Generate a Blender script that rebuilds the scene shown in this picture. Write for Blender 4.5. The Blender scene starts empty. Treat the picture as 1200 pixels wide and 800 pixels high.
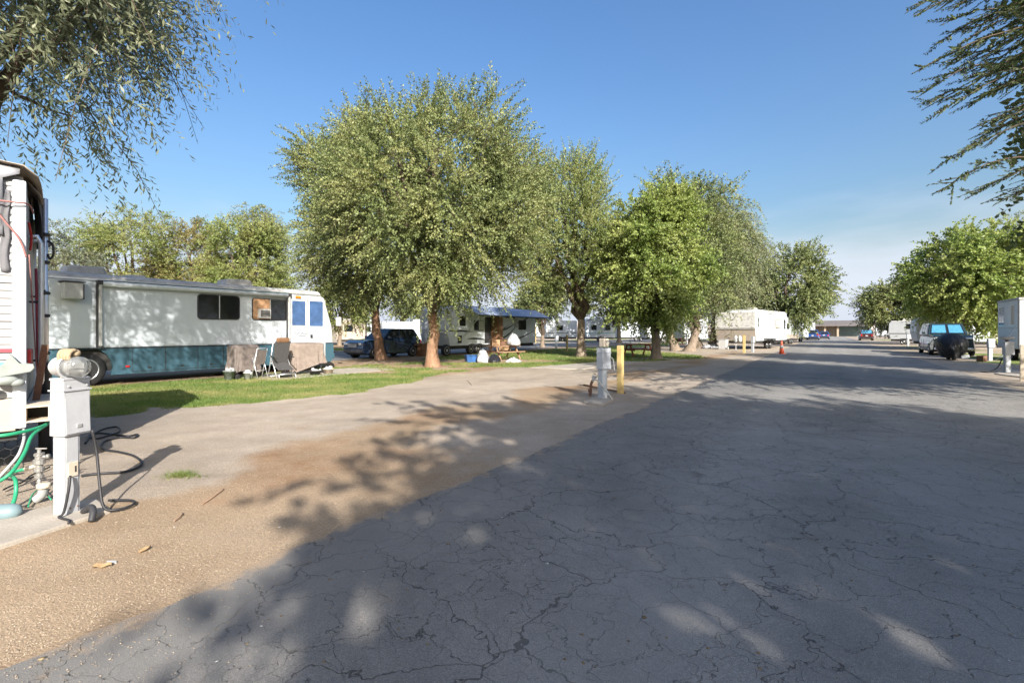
import bpy, bmesh, math, random
import numpy as np
from mathutils import Vector, Matrix, Euler

# ------------------------------------------------------------------ camera, sky, sun, exposure
SC = bpy.context.scene
COL = SC.collection
R = math.radians
F = 560.0            # focal length in pixels of a 1200 px wide picture
H = 1.55             # camera height (m)
HOR = 388.0          # horizon row
cam_d = bpy.data.cameras.new('camera')
cam_d.sensor_width = 36.0
cam_d.lens = 36.0 * F / 1200.0
cam_d.shift_y = (HOR - 400.0) / 1200.0
cam_d.clip_end = 9000.0
cam = bpy.data.objects.new('camera', cam_d)
COL.objects.link(cam)
cam.location = (0, 0, H)
cam.rotation_euler = (R(90), 0, 0)
SC.camera = cam

SUN_EL = 28.5
SUN_DIR = Vector((0.32 * math.cos(R(SUN_EL)), -0.947 * math.cos(R(SUN_EL)), math.sin(R(SUN_EL)))).normalized()
SUN_AZ = math.atan2(SUN_DIR.x, SUN_DIR.y)          # clockwise from +Y

world = bpy.data.worlds.new("World")
SC.world = world
world.use_nodes = True
wn, wl = world.node_tree.nodes, world.node_tree.links
wn.clear()
w_out = wn.new('ShaderNodeOutputWorld')
w_bg = wn.new('ShaderNodeBackground')
w_bg.inputs['Strength'].default_value = 0.088
sky = wn.new('ShaderNodeTexSky')
sky.sky_type = 'NISHITA'
sky.sun_disc = False
sky.sun_elevation = R(SUN_EL)
sky.sun_rotation = SUN_AZ
sky.altitude = 100
sky.air_density = 1.5
sky.dust_density = 5.0
sky.ozone_density = 4.0
# thin bright haze bank of cloud low over the horizon, the same all round
tc = wn.new('ShaderNodeTexCoord')
sep = wn.new('ShaderNodeSeparateXYZ')
wl.new(tc.outputs['Generated'], sep.inputs[0])
mp = wn.new('ShaderNodeMapping')
mp.inputs['Scale'].default_value = (2.2, 2.2, 9.0)
wl.new(tc.outputs['Generated'], mp.inputs[0])
nz = wn.new('ShaderNodeTexNoise')
nz.inputs['Scale'].default_value = 1.6
nz.inputs['Detail'].default_value = 6
wl.new(mp.outputs[0], nz.inputs['Vector'])
ma = wn.new('ShaderNodeMath'); ma.operation = 'MULTIPLY_ADD'
ma.inputs[1].default_value = -0.16
wl.new(nz.outputs['Fac'], ma.inputs[0]); wl.new(sep.outputs['Z'], ma.inputs[2])
mr = wn.new('ShaderNodeMapRange'); mr.interpolation_type = 'SMOOTHSTEP'
mr.inputs['From Min'].default_value = 0.0; mr.inputs['From Max'].default_value = 0.15
mr.inputs['To Min'].default_value = 0.85; mr.inputs['To Max'].default_value = 0.0
wl.new(ma.outputs[0], mr.inputs['Value'])
mx = wn.new('ShaderNodeMix'); mx.data_type = 'RGBA'
wl.new(mr.outputs[0], mx.inputs['Factor'])
hs_w = wn.new('ShaderNodeHueSaturation')
hs_w.inputs['Saturation'].default_value = 1.22
hs_w.inputs['Hue'].default_value = 0.509
wl.new(sky.outputs[0], hs_w.inputs['Color'])
wl.new(hs_w.outputs[0], mx.inputs['A'])
mx.inputs['B'].default_value = (3.75, 4.05, 4.7, 1)
wl.new(mx.outputs['Result'], w_bg.inputs['Color'])
wl.new(w_bg.outputs[0], w_out.inputs[0])

sun_d = bpy.data.lights.new('sun', 'SUN')
sun_d.energy = 4.2
sun_d.angle = R(0.55)
sun_d.color = (1.0, 0.94, 0.86)
sun = bpy.data.objects.new('sun', sun_d)
COL.objects.link(sun)
sun.rotation_euler = (-SUN_DIR).to_track_quat('-Z', 'Y').to_euler()
sun.location = (30, -60, 60)

SC.view_settings.view_transform = 'Standard'
SC.view_settings.look = 'None'
SC.view_settings.gamma = 1.0
SC.view_settings.exposure = 1.38

# ------------------------------------------------------------------ places
random.seed(7)
U = Vector((0.5508, 0.8346, 0))      # along the road
N = Vector((0.8346, -0.5508, 0))     # to the right of it
ROAD_A = math.atan2(U.y, U.x)

def rd(s, t, z=0.0):
    """a point s metres along the road and t metres right of its left edge"""
    return Vector((0, 5.71, z)) + U * s + N * t

def st(p):
    d = Vector((p[0], p[1] - 5.71, 0))
    return d.dot(U), d.dot(N)

def G(px, py, z=0.0):
    """ground point seen at a picture position"""
    D = (H - z) * F / (py - HOR)
    return Vector(((px - 600) / F * D, D, z))

def at(px, py, D):
    return Vector(((px - 600) / F * D, D, H + (HOR - py) / F * D))

def on_side(px, py, t):
    """(s, z) on the upright plane t metres beside the road edge"""
    r = (px - 600) / F
    s = (r * (5.71 + N.y * t) - N.x * t) / (U.x - r * U.y)
    Y = 5.71 + U.y * s + N.y * t
    return s, H + (HOR - py) / F * Y

# ------------------------------------------------------------------ materials
MATS = {}
def mat(name, color, rough=0.6, metal=0.0, var=0.12, scale=4.0, bump=0.0, bscale=60.0, spec=0.4,
        color2=None, coat=0.0, trans=0.0, stretch=(1, 1, 1), detail=6.0):
    if name in MATS: return MATS[name]
    m = bpy.data.materials.new(name)
    m.use_nodes = True
    n, l = m.node_tree.nodes, m.node_tree.links
    p = n['Principled BSDF']
    p.inputs['Roughness'].default_value = rough
    p.inputs['Metallic'].default_value = metal
    p.inputs['Specular IOR Level'].default_value = spec
    if coat: p.inputs['Coat Weight'].default_value = coat
    if trans: p.inputs['Transmission Weight'].default_value = trans
    tco = n.new('ShaderNodeTexCoord')
    mpp = n.new('ShaderNodeMapping'); mpp.inputs['Scale'].default_value = stretch
    l.new(tco.outputs['Object'], mpp.inputs[0])
    no = n.new('ShaderNodeTexNoise')
    no.inputs['Scale'].default_value = scale
    no.inputs['Detail'].default_value = detail
    no.inputs['Roughness'].default_value = 0.65
    l.new(mpp.outputs[0], no.inputs['Vector'])
    ramp = n.new('ShaderNodeValToRGB')
    c1 = tuple(color)
    c2 = tuple(color2) if color2 else tuple(min(1, c * (1 + var)) for c in c1)
    c0 = c1 if color2 else tuple(c * (1 - var) for c in c1)
    ramp.color_ramp.elements[0].position = 0.32; ramp.color_ramp.elements[1].position = 0.68
    ramp.color_ramp.elements[0].color = (*c0, 1); ramp.color_ramp.elements[1].color = (*c2, 1)
    l.new(no.outputs['Fac'], ramp.inputs[0])
    l.new(ramp.outputs[0], p.inputs['Base Color'])
    if bump:
        nb = n.new('ShaderNodeTexNoise'); nb.inputs['Scale'].default_value = bscale; nb.inputs['Detail'].default_value = 5
        l.new(mpp.outputs[0], nb.inputs['Vector'])
        b = n.new('ShaderNodeBump'); b.inputs['Strength'].default_value = bump; b.inputs['Distance'].default_value = 0.02
        l.new(nb.outputs['Fac'], b.inputs['Height']); l.new(b.outputs[0], p.inputs['Normal'])
    MATS[name] = m
    return m

def leaf_mat(name, ca, cb, cc=None, trans=0.3, rough=0.5):
    """ca..cb vary leaf by leaf, cc is a tint that comes in whole sprays"""
    m = bpy.data.materials.new(name); m.use_nodes = True
    n, l = m.node_tree.nodes, m.node_tree.links
    p = n['Principled BSDF']; out = n['Material Output']
    p.inputs['Roughness'].default_value = rough
    p.inputs['Specular IOR Level'].default_value = 0.35
    geo = n.new('ShaderNodeNewGeometry')
    mix = n.new('ShaderNodeMix'); mix.data_type = 'RGBA'
    l.new(geo.outputs['Random Per Island'], mix.inputs['Factor'])
    mix.inputs['A'].default_value = (*ca, 1); mix.inputs['B'].default_value = (*cb, 1)
    tco = n.new('ShaderNodeTexCoord')
    no = n.new('ShaderNodeTexNoise'); no.inputs['Scale'].default_value = 0.55; no.inputs['Detail'].default_value = 4
    l.new(tco.outputs['Object'], no.inputs['Vector'])
    mr2 = n.new('ShaderNodeMapRange'); mr2.inputs['From Min'].default_value = 0.42; mr2.inputs['From Max'].default_value = 0.66
    mr2.inputs['To Max'].default_value = 0.75
    l.new(no.outputs['Fac'], mr2.inputs['Value'])
    mix2 = n.new('ShaderNodeMix'); mix2.data_type = 'RGBA'
    l.new(mr2.outputs[0], mix2.inputs['Factor']); l.new(mix.outputs['Result'], mix2.inputs['A'])
    mix2.inputs['B'].default_value = (*(cc or cb), 1)
    l.new(mix2.outputs['Result'], p.inputs['Base Color'])
    tr = n.new('ShaderNodeBsdfTranslucent')
    hs = n.new('ShaderNodeHueSaturation'); hs.inputs['Value'].default_value = 1.35; hs.inputs['Saturation'].default_value = 1.1
    l.new(mix2.outputs['Result'], hs.inputs['Color']); l.new(hs.outputs[0], tr.inputs['Color'])
    ms = n.new('ShaderNodeMixShader'); ms.inputs[0].default_value = trans
    l.new(p.outputs[0], ms.inputs[1]); l.new(tr.outputs[0], ms.inputs[2])
    l.new(ms.outputs[0], out.inputs['Surface'])
    return m

def bark_mat(name, c1, c2):
    return mat(name, c1, 0.9, color2=c2, scale=9, bump=0.9, bscale=24, spec=0.15, stretch=(1, 1, 0.35))

M = {}
M['white'] = mat('white_gelcoat', (0.50, 0.545, 0.59), 0.38, var=0.05, scale=2.0, spec=0.4)
M['white_old'] = mat('chalky_white_paint', (0.44, 0.44, 0.43), 0.6, var=0.10, scale=6, bump=0.08)
M['siding'] = mat('ribbed_white_aluminium', (0.30, 0.30, 0.305), 0.45, var=0.05, scale=5)
M['cream'] = mat('cream_fibreglass', (0.62, 0.59, 0.52), 0.45, var=0.06, scale=3)
M['greywall'] = mat('pale_grey_fibreglass', (0.52, 0.55, 0.59), 0.45, var=0.05, scale=3)
M['beige'] = mat('beige_fibreglass', (0.36, 0.31, 0.265), 0.5, var=0.10, scale=4)
M['teal'] = mat('blue_green_paint', (0.040, 0.094, 0.128), 0.48, var=0.06, scale=1.2, coat=0.08)
M['roofgrey'] = mat('grey_rubber_roof', (0.38, 0.38, 0.37), 0.8, var=0.25, scale=3)
M['trim'] = mat('bright_aluminium', (0.72, 0.73, 0.74), 0.35, metal=0.75, var=0.08, scale=10)
M['darktrim'] = mat('dark_trim', (0.035, 0.035, 0.038), 0.5, var=0.2, scale=12)
M['black'] = mat('black_rubber', (0.018, 0.018, 0.019), 0.75, var=0.3, scale=20, bump=0.2)
M['under'] = mat('grimy_chassis', (0.03, 0.029, 0.028), 0.8, var=0.4, scale=8)
M['chrome'] = mat('chrome', (0.75, 0.75, 0.76), 0.18, metal=1.0, var=0.05, scale=10)
M['alloy'] = mat('wheel_alloy', (0.45, 0.46, 0.47), 0.35, metal=0.8, var=0.1, scale=10)
M['glass'] = mat('dark_window_glass', (0.012, 0.014, 0.016), 0.06, var=0.2, scale=2, spec=0.6)
M['blueglass'] = mat('blue_window_glass', (0.05, 0.10, 0.22), 0.12, var=0.25, scale=3, spec=0.5)
M['cyanshade'] = mat('blue_foil_sunshade', (0.06, 0.22, 0.36), 0.25, var=0.25, scale=9, spec=0.5)
M['orangecurtain'] = mat('orange_curtain', (0.34, 0.20, 0.11), 0.8, var=0.2, scale=14)
M['red'] = mat('red_lens', (0.42, 0.02, 0.02), 0.25, var=0.12, scale=14)
M['amber'] = mat('amber_lens', (0.62, 0.20, 0.02), 0.3, var=0.12, scale=14)
M['pinkred'] = mat('faded_red_cord', (0.27, 0.13, 0.12), 0.8, var=0.25, scale=30)
M['rust'] = mat('rusty_steel', (0.12, 0.060, 0.038), 0.85, color2=(0.19, 0.105, 0.068), scale=9, bump=0.3)
M['pedgrey'] = mat('weathered_light_grey_paint', (0.36, 0.385, 0.42), 0.55, var=0.10, scale=5, bump=0.06)
M['pedwhite'] = mat('chalky_pedestal_paint', (0.33, 0.34, 0.36), 0.6, color2=(0.385, 0.395, 0.41), scale=9, bump=0.08)
M['meterglass'] = mat('clear_meter_glass', (0.80, 0.82, 0.82), 0.10, var=0.04, scale=5, trans=0.92, spec=0.5)
M['tan'] = mat('tan_plate', (0.50, 0.43, 0.34), 0.7, var=0.12, scale=8)
M['glove'] = mat('tan_leather', (0.27, 0.20, 0.12), 0.8, color2=(0.40, 0.31, 0.20), scale=24, bump=0.3)
M['tarp'] = mat('grey_canvas_tarp', (0.235, 0.24, 0.26), 0.85, var=0.18, scale=4, bump=0.35, bscale=9)
M['tarpdark'] = mat('dark_tarp_lining', (0.10, 0.095, 0.095), 0.85, var=0.25, scale=5, bump=0.3, bscale=9)
M['tarpshade'] = mat('shaded_tarp_strip', (0.13, 0.13, 0.14), 0.85, var=0.2, scale=6, bump=0.3, bscale=9)
M['tarptan'] = mat('sun_bleached_tarp_top', (0.40, 0.35, 0.29), 0.9, var=0.18, scale=5, bump=0.3, bscale=12)
M['green'] = mat('green_hose', (0.02, 0.24, 0.12), 0.45, var=0.15, scale=12)
M['greyhose'] = mat('grey_hose', (0.35, 0.36, 0.36), 0.5, var=0.15, scale=12)
M['brass'] = mat('galvanised_valve', (0.27, 0.262, 0.25), 0.5, metal=0.5, var=0.25, scale=20, bump=0.2)
M['paleblue'] = mat('pale_blue_plastic', (0.15, 0.215, 0.235), 0.5, var=0.15, scale=6)
M['palegrey'] = mat('pale_grey_green_plastic', (0.23, 0.255, 0.24), 0.55, var=0.15, scale=9)
M['cable'] = mat('black_cable', (0.022, 0.022, 0.025), 0.55, var=0.2, scale=20)
M['concrete'] = mat('pale_concrete', (0.33, 0.295, 0.25), 0.9, var=0.14, scale=3.5, bump=0.25, bscale=50)
M['yellow'] = mat('weathered_yellow_paint', (0.46, 0.33, 0.12), 0.65, color2=(0.50, 0.38, 0.18), scale=6, bump=0.12)
M['redwood'] = mat('red_stained_timber', (0.26, 0.07, 0.045), 0.75, var=0.25, scale=6, bump=0.2, stretch=(0.2, 1, 1))
M['wood'] = mat('weathered_timber', (0.30, 0.19, 0.12), 0.8, var=0.25, scale=6, bump=0.2)
M['brownwood'] = mat('brown_cabinet_wood', (0.19, 0.10, 0.055), 0.6, var=0.25, scale=7)
M['cardboard'] = mat('brown_cardboard', (0.34, 0.21, 0.12), 0.9, var=0.15, scale=6)
M['bag'] = mat('white_plastic_bag', (0.38, 0.38, 0.39), 0.4, var=0.12, scale=10, bump=0.5, bscale=14)
M['greybag'] = mat('grey_plastic_bag', (0.38, 0.39, 0.40), 0.4, var=0.14, scale=10, bump=0.5, bscale=14)
M['blackbag'] = mat('black_plastic_bag', (0.02, 0.02, 0.025), 0.35, var=0.2, scale=10, bump=0.5, bscale=14)
M['blueplastic'] = mat('blue_plastic', (0.03, 0.10, 0.28), 0.4, var=0.15, scale=6)
M['awningblue'] = mat('faded_blue_awning', (0.30, 0.36, 0.48), 0.7, var=0.15, scale=4)
M['covertan'] = mat('tan_grill_cover_cloth', (0.205, 0.165, 0.14), 0.9, var=0.18, scale=7, bump=0.4, bscale=16)
M['covergrey'] = mat('taupe_grill_cover_cloth', (0.15, 0.125, 0.113), 0.9, var=0.18, scale=7, bump=0.4, bscale=16)
M['coverblack'] = mat('black_bike_cover', (0.012, 0.013, 0.016), 0.5, var=0.3, scale=5, bump=0.4, bscale=10)
M['sling'] = mat('charcoal_sling_cloth', (0.06, 0.058, 0.058), 0.85, var=0.2, scale=20)
M['suvblue'] = mat('dark_blue_car_paint', (0.010, 0.022, 0.055), 0.25, var=0.1, scale=3, coat=0.8)
M['truckgreen'] = mat('dark_green_car_paint', (0.016, 0.030, 0.030), 0.28, var=0.15, scale=3, coat=0.8)
M['redpaint'] = mat('dark_red_car_paint', (0.06, 0.012, 0.014), 0.3, var=0.15, scale=3, coat=0.6)
M['bluepaint'] = mat('blue_car_paint', (0.02, 0.06, 0.20), 0.3, var=0.15, scale=3, coat=0.6)
M['silver'] = mat('silver_paint', (0.40, 0.42, 0.44), 0.35, metal=0.3, var=0.08, scale=4)
M['orange'] = mat('orange_cone_plastic', (0.62, 0.10, 0.04), 0.5, var=0.12, scale=9)
M['stucco'] = mat('tan_stucco_wall', (0.36, 0.29, 0.22), 0.9, var=0.08, scale=2)
M['brownroof'] = mat('grey_brown_roof', (0.13, 0.115, 0.11), 0.9, var=0.2, scale=3)
M['stripe'] = mat('black_swoosh_vinyl', (0.03, 0.032, 0.036), 0.4, var=0.1, scale=5)
M['tealstripe'] = mat('teal_vinyl', (0.10, 0.33, 0.34), 0.5, var=0.1, scale=5)
M['maroonstripe'] = mat('maroon_vinyl', (0.36, 0.06, 0.08), 0.5, var=0.1, scale=5)
M['stone'] = mat('grey_tan_stone', (0.30, 0.26, 0.21), 0.9, var=0.3, scale=25)
M['litter'] = mat('dry_leaf_litter', (0.24, 0.15, 0.08), 0.9, color2=(0.36, 0.27, 0.15), scale=30)
M['slide'] = mat('bright_slideout_white', (0.56, 0.59, 0.62), 0.45, var=0.03, scale=3)

# ------------------------------------------------------------------ mesh helpers
class MB:
    def __init__(self):
        self.bm = bmesh.new()
    def box(self, c, s, rot=None, bev=0.0):
        m = Matrix.Translation(Vector(c))
        if rot is not None:
            m = m @ (rot if isinstance(rot, Matrix) else Euler(rot).to_matrix().to_4x4())
        m = m @ Matrix.Diagonal((s[0], s[1], s[2], 1))
        r = bmesh.ops.create_cube(self.bm, size=1.0, matrix=m)
        if bev:
            es = set()
            for v in r['verts']: es.update(v.link_edges)
            bmesh.ops.bevel(self.bm, geom=list(es), offset=bev, segments=2, profile=0.6, affect='EDGES', clamp_overlap=True)
        return self
    def ext(self, lo, hi, bev=0.0):
        lo, hi = Vector(lo), Vector(hi)
        return self.box((lo + hi) / 2, hi - lo, None, bev)
    def tube(self, pts, r, n=8, cap=True):
        pts = [Vector(p) for p in pts]
        rs = r if isinstance(r, (list, tuple)) else [r] * len(pts)
        rings = []
        up = None
        for i, p in enumerate(pts):
            d = (pts[min(i + 1, len(pts) - 1)] - pts[max(i - 1, 0)])
            if d.length < 1e-9: d = Vector((0, 0, 1))
            d.normalize()
            if up is None:
                up = d.orthogonal().normalized()
            else:
                up = (up - d * up.dot(d))
                up = up.normalized() if up.length > 1e-6 else d.orthogonal().normalized()
            w = d.cross(up)
            rings.append([self.bm.verts.new(p + (up * math.cos(2 * math.pi * k / n) + w * math.sin(2 * math.pi * k / n)) * rs[i]) for k in range(n)])
        for a, b in zip(rings, rings[1:]):
            for k in range(n):
                self.bm.faces.new((a[k], a[(k + 1) % n], b[(k + 1) % n], b[k]))
        if cap:
            self.bm.faces.new(rings[0][::-1]); self.bm.faces.new(rings[-1])
        return self
    def cyl(self, a, b, r, r2=None, n=16):
        return self.tube([a, b], [r, r if r2 is None else r2], n)
    def lathe(self, prof, c=(0, 0, 0), axis='z', n=20):
        c = Vector(c); rings = []
        for r_, h in prof:
            ring = []
            for k in range(n):
                a = 2 * math.pi * k / n
                x, y = r_ * math.cos(a), r_ * math.sin(a)
                v = {'z': (x, y, h), 'x': (h, x, y), 'y': (y, h, x)}[axis]
                ring.append(self.bm.verts.new(c + Vector(v)))
            rings.append(ring)
        for a, b in zip(rings, rings[1:]):
            for k in range(n):
                self.bm.faces.new((a[k], a[(k + 1) % n], b[(k + 1) % n], b[k]))
        self.bm.faces.new(rings[0][::-1]); self.bm.faces.new(rings[-1])
        return self
    def prism(self, poly, a, b, axis='y', bev=0.0):
        """outline in the plane across the axis, run from a to b along it"""
        f = {'y': lambda p, h: (p[0], h, p[1]), 'x': lambda p, h: (h, p[0], p[1]), 'z': lambda p, h: (p[0], p[1], h)}[axis]
        va = [self.bm.verts.new(f(p, a)) for p in poly]
        vb = [self.bm.verts.new(f(p, b)) for p in poly]
        n = len(poly)
        fs = [self.bm.faces.new(va), self.bm.faces.new(vb[::-1])]
        for k in range(n):
            fs.append(self.bm.faces.new((va[k], vb[k], vb[(k + 1) % n], va[(k + 1) % n])))
        if bev:
            es = set()
            for fa in fs: es.update(fa.edges)
            bmesh.ops.bevel(self.bm, geom=list(es), offset=bev, segments=2, profile=0.6, affect='EDGES', clamp_overlap=True)
        return self
    def ball(self, c, r, u=12, v=8, jit=0.0, rng=random):
        m = Matrix.Translation(Vector(c)) @ Matrix.Diagonal((*(r if isinstance(r, (tuple, list)) else (r, r, r)), 1))
        res = bmesh.ops.create_uvsphere(self.bm, u_segments=u, v_segments=v, radius=1.0, matrix=m)
        if jit:
            for vv in res['verts']:
                vv.co += Vector((rng.uniform(-jit, jit), rng.uniform(-jit, jit), rng.uniform(-jit, jit)))
        return self
    def quad(self, *pts):
        self.bm.faces.new([self.bm.verts.new(Vector(p)) for p in pts]); return self
    def grid(self, fn, nu, nv, flip=False):
        g = [[self.bm.verts.new(Vector(fn(i / nu, j / nv))) for j in range(nv + 1)] for i in range(nu + 1)]
        for i in range(nu):
            for j in range(nv):
                q = (g[i][j], g[i + 1][j], g[i + 1][j + 1], g[i][j + 1])
                self.bm.faces.new(q[::-1] if flip else q)
        return self
    def build(self, name, m, parent=None, smooth=False, thick=0.0):
        bmesh.ops.recalc_face_normals(self.bm, faces=self.bm.faces)
        me = bpy.data.meshes.new(name)
        self.bm.to_mesh(me); self.bm.free()
        if smooth:
            for p in me.polygons: p.use_smooth = True
        return link_mesh(name, me, m, parent, thick)

def link_mesh(name, me, m, parent=None, thick=0.0):
    me.materials.append(m)
    o = bpy.data.objects.new(name, me)
    COL.objects.link(o)
    if parent is not None: o.parent = parent
    if thick:
        md = o.modifiers.new('thickness', 'SOLIDIFY'); md.thickness = thick; md.offset = 0
    return o

def np_mesh(name, verts, quads, m, parent=None, smooth=False):
    me = bpy.data.meshes.new(name)
    nv, nf, k = len(verts), len(quads), quads.shape[1]
    me.vertices.add(nv); me.loops.add(nf * k); me.polygons.add(nf)
    me.vertices.foreach_set('co', np.ascontiguousarray(verts, dtype=np.float32).ravel())
    me.loops.foreach_set('vertex_index', np.ascontiguousarray(quads, dtype=np.int32).ravel())
    me.polygons.foreach_set('loop_start', np.arange(0, nf * k, k, dtype=np.int32))
    if smooth: me.polygons.foreach_set('use_smooth', np.ones(nf, dtype=bool))
    me.update(calc_edges=True)
    return link_mesh(name, me, m, parent)

def tag(o, label, cat, group=None, kind=None):
    if label: o['label'] = label
    if cat: o['category'] = cat
    if group: o['group'] = group
    if kind: o['kind'] = kind
    return o

def thing(name, label, cat, loc=(0, 0, 0), rz=0.0, group=None):
    o = bpy.data.objects.new(name, None)
    o.empty_display_size = 0.3
    COL.objects.link(o)
    o.location = loc; o.rotation_euler = (0, 0, rz)
    return tag(o, label, cat, group)

def copy_thing(root, loc, rz, label, group=None):
    r = root.copy(); COL.objects.link(r)
    r.location = loc; r.rotation_euler = (0, 0, rz); r['label'] = label
    if group: r['group'] = group
    def rec(src, dst):
        for ch in src.children:
            c = ch.copy(); COL.objects.link(c); c.parent = dst
            rec(ch, c)
    rec(root, r)
    return r

def structure(o):
    o['kind'] = 'structure'; return o
def stuff(o):
    o['kind'] = 'stuff'; return o

# ------------------------------------------------------------------ ground
def pw(xs, pts):
    p = np.array(pts, dtype=float); return np.interp(xs, p[:, 0], p[:, 1])
LAWN_FRONT = [(-30, -9.0), (-8, -8.6), (-3, -8.2), (-.4, -7.75), (1.5, -7.2), (3.5, -6.9), (5.5, -7.4), (8.5, -8.6), (10.5, -8.4), (12.5, -7.4), (17.2, -6.4), (20, -4.4), (23.7, -2.7), (27, -3.6), (31, -7.0), (36, -12.0), (60, -12.0)]
LAWN_BACK = [(-30, -13.9), (4, -13.9), (12, -14.6), (15, -16.0), (17, -16.6), (30, -16.6), (60, -15)]

def vnoise(x, y, sc, seed):
    """cheap smooth noise, 0..1"""
    rng = np.random.RandomState(seed)
    tab = rng.rand(256, 256)
    x, y = np.asarray(x) / sc, np.asarray(y) / sc
    xi, yi = np.floor(x).astype(int), np.floor(y).astype(int)
    fx, fy = x - xi, y - yi
    fx, fy = fx * fx * (3 - 2 * fx), fy * fy * (3 - 2 * fy)
    g = lambda a, b: tab[a % 256, b % 256]
    return (g(xi, yi) * (1 - fx) + g(xi + 1, yi) * fx) * (1 - fy) + (g(xi, yi + 1) * (1 - fx) + g(xi + 1, yi + 1) * fx) * fy

def sstep(a, b, x):
    t = np.clip((x - a) / (b - a), 0, 1); return t * t * (3 - 2 * t)

def lawn_mask(X, Y):
    s = X * U.x + (Y - 5.71) * U.y; t = X * N.x + (Y - 5.71) * N.y
    w = (vnoise(X, Y, .8, 3) - .5) * .7 + (vnoise(X, Y, .22, 4) - .5) * .3
    f = pw(s, LAWN_FRONT); b = pw(s, LAWN_BACK)
    m = sstep(.22, -.22, t - f + w) * sstep(-.2, .2, t - b + w)
    # worn earth under the two elms and at the drive mouth
    for (cx, cy, rx, ry, k) in ((-3.6, 20.9, 2.4, 1.2, .8), (-1.0, 19.6, 3.0, .8, 1.0), (-6.5, 18.2, 2.2, 1.3, .9), (-7.2, 24.6, 4.0, 2.8, .85), (-1.8, 24.8, 4.2, 2.0, .9), (4, 29.3, 1.3, .7, .8), (8, 26.8, 1.8, .9, .8)):
        d = ((X - cx) / rx) ** 2 + ((Y - cy) / ry) ** 2
        m = m * (1 - k * sstep(1.25, .5, d + (vnoise(X, Y, .5, 9) - .5) * 1.2))
    # lawn beyond, right of the road and past the back lane
    m2 = sstep(10.4, 11.2, t + w) * sstep(36, 37, s) * sstep(12.6, 12.2, t) + sstep(-29.2, -29.6, t + w) * sstep(-34, -33, t)
    m3 = sstep(9.8, 10.4, t + w) * sstep(26, 27, s) * sstep(38, 36, s) * sstep(18, 17, t)
    return np.clip(m + m2 + m3, 0, 1)

def axis_pts(lo, hi, a, b, step):
    core = np.arange(a, b + 1e-6, step)
    def out(d0, lim):
        v = []; d = step; x = 0
        while x < lim: d *= 1.22; x += d; v.append(min(x, lim))
        return np.array(v)
    return np.concatenate([(a - out(0, a - lo))[::-1], core, b + out(0, hi - b)])
gx = axis_pts(-2600, 2600, -13, 12, .15); gy = axis_pts(-400, 3600, .5, 29, .15)
GX, GY = np.meshgrid(gx, gy, indexing='ij')
GS = GX * U.x + (GY - 5.71) * U.y; GT = GX * N.x + (GY - 5.71) * N.y
lawn = lawn_mask(GX, GY)
gw = (vnoise(GX, GY, 1.6, 11) - .5) * 2.0
grav = sstep(-2.4, -3.6, GT + gw) * sstep(-8.6, -7.6, GT) * (.55 + .45 * vnoise(GX, GY, 1.1, 12))
grav = np.clip(grav + .8 * sstep(7.0, 7.6, GT + gw * .3) + .5 * sstep(28, 40, GS), 0, 1)
grav = np.clip(grav + .75 * sstep(-2.6, -1.3, GT + gw * .5) * sstep(-1.5, 1.5, GS + gw), 0, 1)
edge_in = sstep(.6, .05, np.abs(GT)) * .6
rough_m = sstep(-.15, -.9, GT) * sstep(-14, -13.2, GT) * sstep(32, 26, GY)
GZ = ((vnoise(GX, GY, 1.3, 21) - .5) * .05 + (vnoise(GX, GY, .35, 22) - .5) * .022) * rough_m * (1 - .5 * lawn)
GZ = GZ + lawn * .02 * rough_m
gverts = np.stack([GX, GY, GZ], -1).reshape(-1, 3)
ni, nj = GX.shape
ii, jj = np.meshgrid(np.arange(ni - 1), np.arange(nj - 1), indexing='ij')
b0 = (ii * nj + jj).ravel()
gq = np.stack([b0, b0 + nj, b0 + nj + 1, b0 + 1], -1)

def ground_height(x, y):
    i = np.clip(np.searchsorted(gx, x) - 1, 0, ni - 2); j = np.clip(np.searchsorted(gy, y) - 1, 0, nj - 2)
    fx = (x - gx[i]) / (gx[i + 1] - gx[i]); fy = (y - gy[j]) / (gy[j + 1] - gy[j])
    return (GZ[i, j] * (1 - fx) + GZ[i + 1, j] * fx) * (1 - fy) + (GZ[i, j + 1] * (1 - fx) + GZ[i + 1, j + 1] * fx) * fy

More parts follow.
